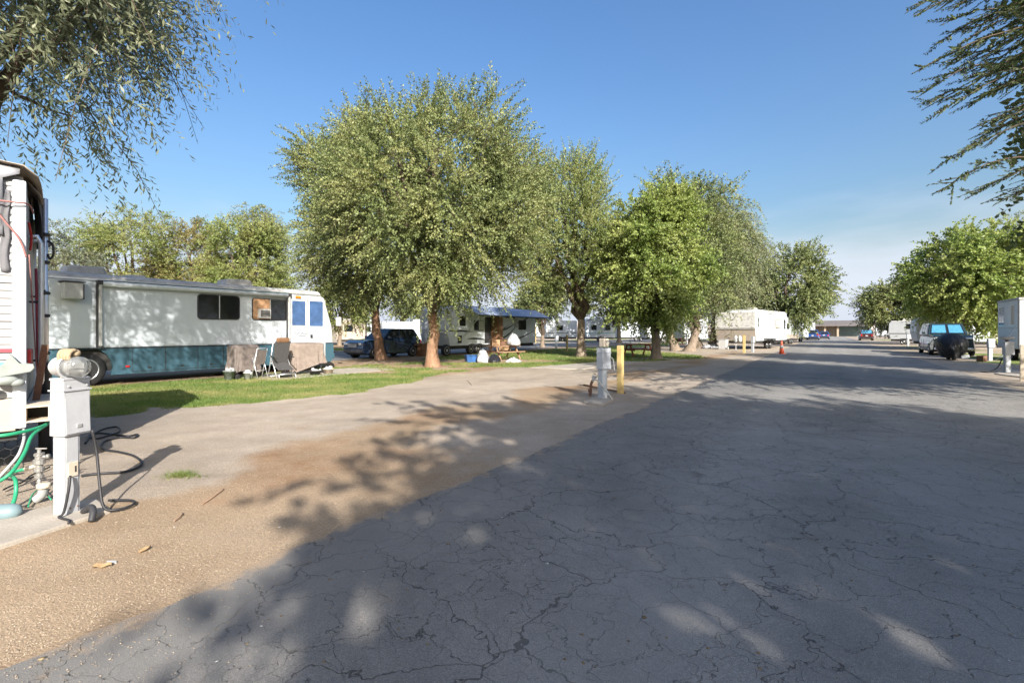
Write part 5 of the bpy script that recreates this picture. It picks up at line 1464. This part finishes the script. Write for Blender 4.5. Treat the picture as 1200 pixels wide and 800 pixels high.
right_camper()

# ------------------------------------------------------------------ cars
def car(name, label, cat, loc, ang, paint, L=4.5, W=1.84, H_=1.68, hood=.95, belt=1.04, gh=(-2.12, -1.85, .15, 1.0), rw=.35, front_shade=None, rear_shade=None, bed=False, chrome=False, group=None):
    """+x is the nose; gh = greenhouse x at belt rear, roof rear, roof front, belt front"""
    root = thing(name, label, cat, loc, ang, group)
    h = L / 2; w = W / 2; xf, xr = h - .85, -h + .82
    def arch(cx): return [(cx + (rw + .06) * math.cos(R(a)), rw + (rw + .06) * math.sin(R(a))) for a in range(-15, 196, 15)]
    poly = [(-h + .06, .36), (-h, .62), (-h + .03, belt - .06), (gh[0], belt)]
    poly += [(gh[3], belt), (h - .35, hood), (h - .06, hood - .14), (h, .62), (h - .08, .32)]
    poly += arch(xf) + arch(xr)
    b = MB(); b.prism(poly, -w, w, 'y', bev=.07)
    for v in b.bm.verts:                                   # tumblehome and a rounded nose and tail in plan
        k = max(0, abs(v.co.x) - h + .55) / .55
        v.co.y *= (1 - .13 * k * k) * (1 - .07 * max(0, min(1, (v.co.z - .72) / .35)))
    b.build('body', M[paint], root, False)
    b = MB(); b.ext((-h + .3, -w + .08, .22), (h - .3, w - .08, .5)); b.build('underbody', M['under'], root)
    wb, wt = w - .05, w - .24; zt = H_
    B0 = [(gh[0], -wb, belt - .02), (gh[3], -wb, belt - .02), (gh[3], wb, belt - .02), (gh[0], wb, belt - .02)]
    T0 = [(gh[1], -wt, zt), (gh[2], -wt, zt), (gh[2], wt, zt), (gh[1], wt, zt)]
    b = MB(); vb = [b.bm.verts.new(p) for p in B0]; vt = [b.bm.verts.new(p) for p in T0]
    b.bm.faces.new(vb[::-1]); b.bm.faces.new(vt)
    for k in range(4): b.bm.faces.new((vb[k], vb[(k + 1) % 4], vt[(k + 1) % 4], vt[k]))
    bmesh.ops.bevel(b.bm, geom=list(b.bm.edges), offset=.05, segments=2, affect='EDGES')
    b.build('cabin', M[paint], root)
    def pane(k, u0, u1, v0, v1, m, nm, off=.012):
        a, c, d, e = (Vector(B0[k]), Vector(B0[(k + 1) % 4]), Vector(T0[(k + 1) % 4]), Vector(T0[k]))
        f = lambda u, v: (a * (1 - u) + c * u) * (1 - v) + (e * (1 - u) + d * u) * v
        nrm = (c - a).cross(e - a).normalized()
        bb = MB(); P = [f(u0, v0), f(u1, v0), f(u1, v1), f(u0, v1)]
        vs = [bb.bm.verts.new(p + nrm * off) for p in P] + [bb.bm.verts.new(p - nrm * .01) for p in P]
        bb.bm.faces.new(vs[:4])
        for q in range(4): bb.bm.faces.new((vs[q], vs[4 + q], vs[4 + (q + 1) % 4], vs[(q + 1) % 4]))
        return bb.build(nm, M[m], root)
    sp = [.06, .34, .64, .93] if not bed else [.08, .5, .92]
    for a, c in zip(sp, sp[1:]):
        pane(0, a + .015, c - .015, .14, .86, 'glass', 'side_window'); pane(2, 1 - c + .015, 1 - a - .015, .14, .86, 'glass', 'side_window')
    if front_shade:
        pane(1, .07, .93, .10, .90, 'glass', 'windscreen')
        pane(1, .10, .47, .16, .84, front_shade, 'sunshade', .016); pane(1, .55, .90, .16, .84, front_shade, 'sunshade', .016)
    else: pane(1, .07, .93, .10, .90, 'glass', 'windscreen')
    pane(3, .07, .93, .12, .88, rear_shade or 'glass', 'rear_window')
    for x in (xf, xr):
        for sd in (-1, 1): wheel_at(root, x, sd * (w - .10), rw, .22, sd)
    for sd in (-1, 1):
        b = MB(); b.box((h - .13, sd * (w - .34), hood - .20), (.24, .36, .13), (0, 0, -sd * .22), .03); b.build('headlight', M['chrome'], root)
        b = MB(); b.box((-h + .06, sd * (w - .24), belt - .2), (.12, .2, .3), None, .02); b.build('tail_light', M['red'], root)
        b = MB(); b.box((gh[3] - .35, sd * (w + .09), belt + .10), (.12, .18, .15), None, .03); b.build('mirror', M[paint], root)
        for x in (.05, -.95) if not bed else (.1,):
            b = MB(); b.box((x, sd * (w + .012), belt - .14), (.16, .025, .03)); b.build('door_handle', M['darktrim'], root)
            b = MB(); b.box((x - .18, sd * (w - .004), .70), (.014, .016, .62)); b.build('door_seam', M['darktrim'], root)
    b = MB(); b.box((h - .03, 0, hood - .28), (.08, W * .46, .26), None, .03); g = b.build('grille', M['chrome' if chrome else 'darktrim'], root)
    b = MB()
    for k in range(4): b.box((h + .012, 0, hood - .36 + .05 * k), (.012, W * .40, .014))
    b.build('grille_bar', M['trim'], g)
    b = MB(); b.ext((h - .20, -w + .16, .34), (h + .05, w - .16, .54), .06); b.build('front_bumper', M['chrome' if chrome else 'darktrim'], root)
    b = MB(); b.ext((-h - .05, -w + .14, .38), (-h + .16, w - .14, .58), .05); b.build('rear_bumper', M['chrome' if chrome else 'darktrim'], root)
    b = MB(); b.box((-h - .005, 0, .80), (.02, .34, .16)); b.build('number_plate', M['white_old'], root)
    if bed:
        b = MB(); b.ext((-h + .1, -w + .1, belt - .01), (gh[0] - .1, w - .1, belt + .012)); b.build('bed_cover', M['darktrim'], root)
    return root
UA = ROAD_A
car('parked_suv', 'dark blue SUV parked nose towards us behind the leaning trunk', 'SUV', rd(14.9, -19.0), UA + math.pi, 'suvblue', L=4.6, H_=1.70, hood=1.04, belt=1.10, gh=(-2.15, -1.8, .05, .85))
car('parked_suv', 'big dark green SUV with blue foil sunshades in its windscreen right of the road', 'SUV', rd(38.2, 9.75), UA + math.pi, 'truckgreen', L=5.5, W=2.15, H_=2.08, hood=1.30, belt=1.34, gh=(-2.55, -2.4, .25, .95), rw=.40, front_shade='cyanshade', chrome=True)
car('parked_suv', 'dark red SUV with blue rear window, small and far down the road', 'SUV', rd(96, 8.6), UA, 'redpaint', L=4.5, W=1.9, H_=1.85, belt=1.1, rear_shade='cyanshade')
car('pickup_truck', 'blue pickup with red tail lights seen from behind far down the road', 'pickup truck', rd(96, 1.0), UA, 'bluepaint', L=5.4, W=1.95, H_=1.8, hood=1.1, belt=1.12, gh=(-.55, -.35, .55, 1.1), bed=True)
car('parked_car', 'second blue car just beyond the blue pickup', 'car', rd(106, 2.6), UA, 'bluepaint', L=4.5, W=1.8, H_=1.5, hood=.9, belt=.95)

# covered motorcycle
def covered_bike():
    c = G(1115, 421.5)
    root = thing('motorcycle', 'motorcycle hidden under a black cover in front of the dark green SUV', 'motorcycle', c, UA + math.pi)
    rings = [(.14, .36, .85), (.30, .47, 1.0), (.55, .58, 1.05), (.80, .66, 1.0), (.98, .68, .92), (1.14, .60, .80), (1.29, .46, .60), (1.41, .27, .40), (1.47, .08, .15)]
    def fn(u, v):
        k = v * (len(rings) - 1); i = min(int(k), len(rings) - 2); f = k - i
        z, ry, rx = [rings[i][q] * (1 - f) + rings[i + 1][q] * f for q in range(3)]
        a = 2 * math.pi * u
        fold = 1 + .035 * math.sin(a * 9 + z * 4) * (1.3 - z) + .02 * math.sin(a * 17 + z * 9)
        return (math.copysign(abs(math.cos(a)) ** .8, math.cos(a)) * rx * fold - .1, math.copysign(abs(math.sin(a)) ** .9, math.sin(a)) * ry * fold, z)
    b = MB(); b.grid(fn, 60, 26); o = b.build('cover', M['coverblack'], root, True)
    for sd in (-1, 1):
        b = MB(); b.tube([(.84, sd * .05, 1.05), (.95, sd * .22, .75), (.92, sd * .42, .35)], [.02, .03, .015], 6); b.build('fold', M['coverblack'], o, True)
    b = MB(); b.lathe([(.16, -.07), (.28, -.07), (.30, -.03), (.30, .03), (.28, .07), (.16, .07)], (.62, 0, .30), 'y', 24); b.build('front_tyre', M['black'], root, True)
    b = MB(); b.lathe([(.16, -.08), (.28, -.08), (.30, -.03), (.30, .03), (.28, .08), (.16, .08)], (-.75, 0, .30), 'y', 24); b.build('rear_tyre', M['black'], root, True)
    b = MB(); b.box((.72, .42, .22), (.10, .32, .16), (.2, 0, 0), .02); b.tube([(.6, .2, .15), (-.4, .25, .18)], .04, 8); b.build('exhaust', M['silver'], root)
covered_bike()

# orange cone
root = thing('traffic_cone', 'orange traffic cone standing at the left edge of the road', 'traffic cone', G(916, 414.5), .2)
b = MB(); b.box((0, 0, .02), (.42, .42, .04), None, .01); b.build('base', M['orange'], root)
b = MB(); b.lathe([(.16, .04), (.115, .38), (.113, .38), (.075, .66), (.05, .86), (.03, .88)], (0, 0, 0), 'z', 18); b.build('body', M['orange'], root, True)
b = MB(); b.lathe([(.118, .38), (.088, .58)], (0, 0, 0), 'z', 18); b.build('band', M['white_old'], root, True)
root = thing('utility_box', 'small white utility box in front of the white trailer with slide-out', 'utility box', G(848, 409), R(-45))
b = MB(); b.ext((-.32, -.32, 0), (.32, .32, .8), .02); b.build('cabinet', M['white_old'], root)
b = MB(); b.box((0, 0, .82), (.68, .68, .05), None, .015); b.build('lid', M['pedgrey'], root)
b = MB(); b.box((-.324, 0, .42), (.012, .5, .62)); b.build('door', M['pedgrey'], root)

# ------------------------------------------------------------------ grill, chairs and clutter in front of the motorhome
def covered_grill(loc, rz, label, L, W, Hh, m, skew=0.0):
    root = thing('covered_grill', label, 'grill', loc, rz)
    def fn(u, v):
        a = 2 * math.pi * u; c, s = math.cos(a), math.sin(a)
        x = math.copysign(abs(c) ** .35, c) * L / 2; y = math.copysign(abs(s) ** .35, s) * W / 2
        if v > .82:
            k = (v - .82) / .18; x *= 1 - k * .98; y *= 1 - k * .98; z = Hh - .05 + .05 * math.sin(k * 1.57) + .03 * math.sin(a * 2 + 1) * (1 - k)
        else:
            k = v / .82; z = .22 + (Hh - .27) * k + .05 * math.sin(a * 3 + .6) * (1 - k) + skew * (x / L) * (1 - k)
            fl = 1.0 + .08 * (1 - k) + (.10 * math.sin(a * 7 + k * 2.2) + .045 * math.sin(a * 16 - k * 3)) * (1 - k * .75) - .05 * math.sin(k * 3.1); x *= fl; y *= fl
        return (x, y, z)
    b = MB(); b.grid(fn, 80, 24); b.build('cover', M[m], root, True)
    b = MB()
    for sx in (-1, 1):
        for sy in (-1, 1): b.cyl((sx * L * .4, sy * W * .36, .0), (sx * L * .4, sy * W * .36, .5), .02, n=6)
    b.build('leg', M['darktrim'], root)
    for sx in (-1, 1):
        b = MB(); b.lathe([(.05, -.03), (.09, -.03), (.09, .03), (.05, .03)], (sx * L * .42, -W * .42, .09), 'y', 14); b.build('wheel', M['black'], root, True)
    return root
gp = lambda s, t: rd(s, t)
covered_grill(gp(3.5, -12.9), UA + .1, 'narrow taupe covered grill against the blue-green skirt of the motorhome', .85, .55, 1.12, 'covergrey')
covered_grill(gp(5.5, -12.6), UA - .15, 'wide tan covered grill in front of the motorhome entry door', 1.25, .65, 1.15, 'covertan', .5)
def lounger(loc, rz):
    root = thing('folding_lounger', 'folded lounge chair with silver tube frame and dark sling between the two covered grills', 'folding chair', loc, rz)
    fr = MB()
    for y in (-.27, .27):
        fr.tube([(-.35, y, .02), (-.18, y, .5), (.02, y, 1.2)], .016, 8)
        fr.tube([(.30, y, .02), (.08, y, .38), (-.2, y, .75)], .016, 8)
        fr.tube([(-.30, y, .10), (.42, y, .16), (.46, y, .02)], .016, 8)
    for x, z in ((.02, 1.2), (-.18, .5), (.08, .38), (.42, .16), (-.33, .06)): fr.tube([(x, -.27, z), (x, .27, z)], .014, 8)
    fr.build('frame', M['trim'], root, True)
    b = MB(); b.box((.01, 0, .86), (.03, .50, .75), (0, .30, 0), .01); b.build('backrest', M['sling'], root)
    b = MB(); b.box((.12, 0, .40), (.50, .50, .03), (0, .45, 0), .01); b.build('seat', M['sling'], root)
    b = MB(); b.box((.24, 0, .18), (.42, .50, .03), (0, -.12, 0), .01); b.build('leg_rest', M['sling'], root)
    b = MB(); b.box((.12, 0, 1.26), (.10, .42, .16), (0, .3, 0), .05); b.build('head_pillow', M['brownwood'], root)
    b = MB(); b.tube([(-.1, -.29, .74), (.26, -.29, .70)], .022, 8); b.tube([(-.1, .29, .74), (.26, .29, .70)], .022, 8); b.build('armrest', M['darktrim'], root, True)
    return root
lounger(gp(4.2, -11.9), UA - R(95))
lc = thing('folding_chair', 'folded silver tube camp chair leaning left of the dark lounge chair', 'folding chair', gp(3.55, -12.05), UA - R(70))
b = MB()
for y in (-.22, .22): b.tube([(-.1, y, .02), (.12, y, 1.0)], .013, 8); b.tube([(.15, y, .02), (-.05, y, .72)], .013, 8)
for x, z in ((.12, 1.0), (.0, .5), (.1, .3)): b.tube([(x, -.22, z), (x, .22, z)], .012, 8)
b.build('frame', M['trim'], lc, True)
b = MB(); b.box((.07, 0, .72), (.02, .40, .46), (0, .2, 0)); b.build('sling', M['covergrey'], lc)
def pot(loc, label, r, h, m, plant=None):
    root = thing('flower_pot' if plant else 'storage_tub', label, 'pot' if plant else 'tub', loc, 0)
    b = MB(); b.lathe([(r * .7, 0), (r, h), (r * 1.06, h), (r * 1.06, h + .03), (r * .9, h + .03), (r * .85, h - .05)], (0, 0, 0), 'z', 16); b.build('body', M[m], root, True)
    b = MB(); rr = random.Random(hash(label) % 999 if False else len(label))
    for k in range(16):
        a = rr.uniform(0, 6.28); q = rr.uniform(.02, r * .8)
        b.ball((q * math.cos(a), q * math.sin(a), h + rr.uniform(-.02, .08)), rr.uniform(.03, .06), 7, 5)
    b.build('contents', M[plant or 'greybag'], root)
pot(gp(2.9, -12.6), 'grey tub of odds and ends left of the taupe covered grill', .17, .28, 'palegrey')
pot(gp(3.3, -12.25), 'small pale bucket beside the folded camp chair', .13, .22, 'white_old')
pot(gp(5.35, -11.75), 'low dark tub at the foot of the wide tan covered grill', .2, .16, 'darktrim')
pot(gp(5.95, -11.85), 'low tan basket at the right foot of the wide tan covered grill', .18, .18, 'tan')

def trash_bag(loc, label, r, h, m, seed, group=None):
    root = thing('trash_bag', label, 'trash bag', loc, seed, group); rr = np.random.RandomState(seed)
    ph = rr.rand(8) * 6.28
    def fn(u, v):
        a = 2 * math.pi * u; z = h * (1 - math.cos(math.pi * v)) / 2
        k = (.75 + .25 * math.sin(math.pi * min(1, v * 1.5))) * max(.02, 1 - v ** 3 * .9)
        f = 1 + .16 * math.sin(a * 2 + ph[0] + v * 3) + .09 * math.sin(a * 7 + ph[1] - v * 5) + .05 * math.sin(a * 13 + ph[2])
        return (r * k * f * math.cos(a), r * k * f * math.sin(a), z + .03 * math.sin(a * 5 + ph[3]) * v)
    b = MB(); b.grid(fn, 28, 14); b.build('bag', M[m], root, True)
    b = MB(); b.lathe([(.05, h - .06), (.025, h + .01), (.05, h + .06)], (.04, .02, 0), 'z', 7); b.build('knot', M[m], root, True)
    return root

def picnic_table(loc, rz, label, m='redwood', L=1.8, group=None):
    root = thing('picnic_table', label, 'picnic table', loc, rz, group)
    for k in range(5):
        b = MB(); b.box((0, -.30 + .15 * k, .74), (L, .138, .04), None, .006); b.build('tabletop_plank', M[m], root)
    for sd in (-1, 1):
        for k in range(2):
            b = MB(); b.box((0, sd * (.60 + .15 * k), .44), (L, .138, .04), None, .006); b.build('bench_plank', M[m], root)
        for x in (-L * .36, L * .36):
            b = MB(); b.tube([(x, sd * .66, 0), (x, sd * .22, .72)], .05, 4); b.build('leg', M[m], root)
    for x in (-L * .36 + .05, L * .36 - .05):
        b = MB(); b.box((x, 0, .40), (.045, 1.5, .09)); b.build('cross_beam', M[m], root)
        b = MB(); b.box((x, 0, .695), (.045, .72, .07)); b.build('top_batten', M[m], root)
    return root
picnic_table(G(748, 417.3), R(12), 'red timber picnic table left of the bright green broad-leaved tree')
picnic_table(G(590, 421), ROAD_A + R(-20), 'weathered picnic table heaped with clutter in front of the striped trailer', 'wood')
picnic_table(G(803, 404.2), R(10), 'red picnic table in the shade behind the twin trunks', 'redwood')
ptb = G(590, 421)
trash_bag(ptb + Vector((.55, .0, .765)), 'grey-white stuffed bag standing on the weathered picnic table', .42, .62, 'bag', 3)
trash_bag(G(566, 425), 'white stuffed trash bag on the grass left of the weathered picnic table', .34, .62, 'bag', 4)
trash_bag(G(579, 425), 'black trash bag under the weathered picnic table', .36, .4, 'blackbag', 5)
trash_bag(G(601, 425), 'flat white bag on the grass at the bench end of the weathered picnic table', .36, .22, 'bag', 6)
trash_bag(G(829, 408), 'white bag on the ground left of the small white utility box', .5, .34, 'bag', 7)
trash_bag(G(837, 408), 'grey bag on the ground against the small white utility box', .5, .42, 'greybag', 8)
root = thing('storage_bin', 'blue plastic bin on the grass left of the white trash bag', 'bin', G(552.5, 424.5), .4)
b = MB(); b.prism([(-.26, 0), (.26, 0), (.31, .34), (-.31, .34)], -.2, .2, 'y', .02); b.build('tub', M['blueplastic'], root)
b = MB(); b.box((0, 0, .35), (.66, .46, .04), None, .01); b.build('lid', M['blueplastic'], root)
def carton(loc, rz, label, s, m='cardboard', z=0):
    root = thing('carton', label, 'box', (loc[0], loc[1], z), rz)
    b = MB(); b.box((0, 0, s[2] / 2), s, None, .008); b.build('box', M[m], root)
    for sd in (-1, 1):
        b = MB(); b.box((sd * (s[0] / 2 + s[0] * .16), 0, s[2] - .03), (s[0] * .36, s[1] * .96, .012), (0, sd * .5, 0)); b.build('flap', M[m], root)
dsp = rd(18.3 + on_side(581, 398, -17)[0] - 18.3, -16.2)
carton(dsp, UA, 'tall brown box standing before the open trailer door', (.75, .5, .95), 'cardboard')
carton(ptb + Vector((-.45, -.05, 0)), .3, 'brown carton on the left end of the weathered picnic table', (.45, .35, .32), 'cardboard', .765)
carton(ptb + Vector((-.1, .15, 0)), .8, 'small reddish carton on the middle of the weathered picnic table', (.3, .25, .22), 'rust', .765)
carton(G(497, 417), UA, 'brown folding table box in front of the trailer end, left of the mottled trunk', (.9, .5, .78), 'brownwood')
root = thing('folding_chair', 'dark folding camp chair beside the weathered picnic table', 'folding chair', G(572, 419), .5)
b = MB()
for y in (-.25, .25): b.tube([(-.25, y, 0), (.2, y, .9)], .015, 6); b.tube([(.25, y, 0), (-.22, y, .5)], .015, 6)
b.build('frame', M['darktrim'], root)
b = MB(); b.box((.0, 0, .45), (.5, .5, .03), (0, .1, 0)); b.build('seat', M['rust'], root)
b = MB(); b.box((.2, 0, .72), (.03, .5, .4), (0, .25, 0)); b.build('backrest', M['rust'], root)
# dark box by the right posts, rails and dish
root = thing('utility_box', 'small dark brown box on the ground left of the second blue-grey meter post', 'utility box', G(1150.5, 423.5), .2)
b = MB(); b.ext((-.13, -.16, 0), (.13, .16, .3), .02); b.build('cabinet', M['rust'], root)
b = MB(); b.box((.15, 0, .16), (.04, .2, .32), None, .01); b.build('panel', M['darktrim'], root)
def dish():
    p = G(1180, 437)
    root = thing('satellite_dish', 'small grey dish with a long feed arm mounted on the nearest right meter post', 'satellite dish', p + Vector((0, 0, 1.17)), R(20))
    b = MB(); b.lathe([(.02, .0), (.12, .03), (.19, .08), (.21, .12), (.20, .125), (.11, .045), (.02, .015)], (0, 0, .05), 'z', 20); b.build('bowl', M['pedwhite'], root, True)
    b = MB(); b.tube([(0, 0, .0), (.05, 0, .12), (.85, .1, .62)], .018, 6); b.build('feed_arm', M['pedgrey'], root)
    b = MB(); b.cyl((0, 0, -.02), (0, 0, .06), .05, n=10); b.build('foot', M['darktrim'], root)
dish()
cord('pipe', 'white pipe slanting between the two blue-grey meter posts', [G(1166, 424) + Vector((0, 0, .1)), G(1172, 424) + Vector((.1, -.4, .55))], .03, 'white_old', 'pipe', 8)
cord('power_cable', 'dark cable at the foot of the nearest right meter post', smooth_path([G(1180, 437) + Vector((-.7, .3, .03)), G(1180, 437) + Vector((-.45, .2, .04)), G(1180, 437) + Vector((-.2, .15, .2)), G(1180, 437) + Vector((-.09, .1, .5))]), .02, 'cable', 'cable', 6)

# building at the far end of the road
def far_building():
    root = thing('long_building', 'low tan building with dark roof and open bays closing the end of the road', 'building', rd(168, 2.0), ROAD_A)
    L0, L1 = -13, 12
    b = MB(); b.ext((5, -L1, 0), (12, -L0, 3.3)); b.build('wall', M['stucco'], root)
    b = MB(); b.prism([(-1.2, 3.1), (-1.0, 3.35), (8, 4.9), (13.4, 3.3)], -L1 - 1, -L0 + 1, 'y'); b.build('roof', M['brownroof'], root)
    b = MB(); b.ext((4.2, -L1, 0), (5.02, -L1 + 8, 3.2), .02); b.build('bay_wall', M['paleblue'], root)
    for k in range(6):
        y = -L1 + 8 + k * 3.2
        b = MB(); b.ext((-.2, y, 0), (.2, y + .5, 3.2)); b.build('post', M['stucco'], root)
        b = MB(); b.ext((4.94, y + .7, 0), (5.03, y + 2.9, 2.6)); b.build('bay_door', M['beige'], root)
far_building()

# ------------------------------------------------------------------ grass, stones, litter
def scatter_grass(name, n, box, seed, hgt, wid, m, maskmin=.5):
    rng = np.random.RandomState(seed); pts = []
    # more blades close by: sample evenly in the picture
    py = rng.uniform(box[2], box[3], n * 3); px = rng.uniform(box[0], box[1], n * 3)
    D = H * F / (py - HOR); X = (px - 600) / F * D
    mk = lawn_mask(X, D)
    ok = mk > maskmin + (rng.rand(len(X)) - .5) * .5
    X, D = X[ok][:n], D[ok][:n]; k = len(X)
    z = ground_height(X, D)
    a = rng.rand(k) * 6.28; hh = hgt * rng.uniform(.5, 1.3, k) * (.8 + .4 * vnoise(X, D, .6, 8)); w = wid * rng.uniform(.7, 1.3, k) * np.maximum(1, D / 12)
    hh = hh * np.clip(D / 14, .8, 1.6)
    dx, dy = np.cos(a) * w, np.sin(a) * w; lx, ly = rng.normal(0, .45, k) * hh, rng.normal(0, .45, k) * hh
    A = np.stack([X - dx, D - dy, z - .005], -1); B = np.stack([X + dx, D + dy, z - .005], -1); C = np.stack([X + lx, D + ly, z + hh], -1)
    V = np.stack([A, B, C], 1).reshape(-1, 3)
    return stuff(np_mesh(name, V, np.arange(k * 3).reshape(-1, 3), m))
gm = leaf_mat('grass_blade', (.085, .150, .032), (.170, .225, .055), (.31, .275, .115), .35, .6)
tag(scatter_grass('grass', 90000, (60, 840, 408, 500), 5, .05, .007, gm), 'short green grass of the lawn in front of the motorhome', 'grass')

def tuft():
    c = G(211, 560); rng = np.random.RandomState(3); V = []
    for k in range(420):
        r = abs(rng.normal(0, .5)); a = rng.rand() * 6.28
        x, y = c.x + math.cos(a) * .24 * r, c.y + math.sin(a) * .13 * r
        z = float(ground_height(x, y)); an = rng.rand() * 6.28; h_ = rng.uniform(.02, .07); w = .004
        lean = rng.normal(0, .05, 2)
        V += [(x - math.cos(an) * w, y - math.sin(an) * w, z - .004), (x + math.cos(an) * w, y + math.sin(an) * w, z - .004), (x + lean[0], y + lean[1], z + h_)]
    o = np_mesh('weed_tuft', np.array(V), np.arange(len(V)).reshape(-1, 3), gm)
    tag(rebase(o), 'small tuft of green weed growing alone in the bare dirt', 'weed')
tuft()

def scatter(name, n, seed, sizes, m, region, flat=.6, label='', cat=''):
    rng = np.random.RandomState(seed)
    base = np.array([(1, 0, 0), (-1, 0, 0), (0, 1, 0), (0, -1, 0), (0, 0, 1), (0, 0, -1)], float)
    tri = np.array([(0, 2, 4), (2, 1, 4), (1, 3, 4), (3, 0, 4), (2, 0, 5), (1, 2, 5), (3, 1, 5), (0, 3, 5)])
    py = rng.uniform(region[2], region[3], n * 4); px = rng.uniform(region[0], region[1], n * 4)
    D = H * F / (py - HOR); X = (px - 600) / F * D
    t = X * N.x + (D - 5.71) * N.y; s = X * U.x + (D - 5.71) * U.y
    ok = region[4](s, t, X, D)
    X, D = X[ok][:n], D[ok][:n]; k = len(X)
    t = X * N.x + (D - 5.71) * N.y
    z = np.where(t > .02, .012, ground_height(X, D))
    r = rng.uniform(*sizes, k) * rng.uniform(.5, 1, k); a = rng.rand(k) * 6.28
    sx, sy = r * rng.uniform(.7, 1.4, k), r * rng.uniform(.6, 1.1, k)
    v = base[None] * np.stack([sx, sy, r * flat], -1)[:, None, :] * rng.uniform(.7, 1.25, (k, 6, 1))
    ca, sa = np.cos(a)[:, None], np.sin(a)[:, None]
    x = v[..., 0] * ca - v[..., 1] * sa; y = v[..., 0] * sa + v[..., 1] * ca
    V = np.stack([x + X[:, None], y + D[:, None], v[..., 2] + z[:, None] + (r * flat * .35)[:, None]], -1).reshape(-1, 3)
    Q = (tri[None] + (np.arange(k) * 6)[:, None, None]).reshape(-1, 3)
    return tag(stuff(np_mesh(name, V, Q, m)), label, cat)
stone_m = leaf_mat('gravel_stone', (.22, .175, .125), (.38, .32, .25), (.30, .23, .16), 0.0, .9)
scatter('gravel', 22000, 41, (.002, .0075), stone_m, (-100, 760, 425, 830, lambda s, t, X, D: (t < -.05) & (t > -8.2) & (lawn_mask(X, D) < .4)), .6, 'loose gravel scattered over the bare dirt beside the road', 'gravel')
scatter('gravel', 4200, 42, (.002, .007), stone_m, (0, 1250, 440, 830, lambda s, t, X, D: (t > 0) & (t < .35 + .9 * np.random.RandomState(1).rand(len(t)) ** 4)), .5, 'crumbs of gravel strewn along the ragged asphalt edge', 'gravel')
lit_m = leaf_mat('dry_leaf', (.14, .09, .05), (.30, .23, .13), (.24, .18, .09), .1, .9)
scatter('leaf_litter', 5200, 43, (.012, .028), lit_m, (380, 860, 414, 445, lambda s, t, X, D: (t < -1)), .15, 'dry fallen leaves on the ground under the elms', 'leaf litter')
scatter('leaf_litter', 110, 44, (.008, .018), lit_m, (-50, 1250, 430, 800, lambda s, t, X, D: (t > -6)), .2, 'odd dry leaves blown over the road and the dirt', 'leaf litter')
wl_m = M['white_old']
scatter('paper_scrap', 14, 45, (.010, .02), wl_m, (100, 1200, 470, 780, lambda s, t, X, D: (t > -5)), .2, 'tiny white scraps lying on the road and dirt', 'litter')
for k, (a, c, lab) in enumerate((((204, 610), (214, 600), 'thin dry twig lying in the dirt below the weed tuft'), ((237, 590), (262, 574), 'long thin dry twig lying in the dirt right of the weed tuft'), ((547, 446), (553, 452), 'bent dry twig on the drive beyond the lawn edge'))):
    p, q = gh(*a, .012), gh(*c, .012)
    cord('twig', lab, smooth_path([p, (p * .6 + q * .4) + Vector((.01, .02, .006)), q]), .006, 'wood', 'twig', 5)
root = thing('dead_leaf', 'curled brown leaf with a pale scrap in the dirt near the left edge', 'leaf', gh(120, 664, .0), .3)
b = MB(); b.grid(lambda u, v: ((u - .5) * .10, (v - .5) * .05 * math.sin(math.pi * min(1, u + .1)), .008 + .02 * (2 * v - 1) ** 2 + .006 * math.sin(u * 9)), 8, 4); b.build('blade', M['litter'], root, True, .002)
b = MB(); b.box((.03, .05, .012), (.05, .03, .006), (.2, .3, .5)); b.build('scrap', M['white_old'], root)
# second curled leaf
root = thing('dead_leaf', 'small curled brown leaf lying above the curled leaf with the pale scrap', 'leaf', gh(170, 644, .0), 1.3)
b = MB(); b.grid(lambda u, v: ((u - .5) * .08, (v - .5) * .05 * math.sin(math.pi * min(1, u + .1)), .008 + .018 * (2 * v - 1) ** 2), 8, 4); b.build('blade', M['litter'], root, True, .002)
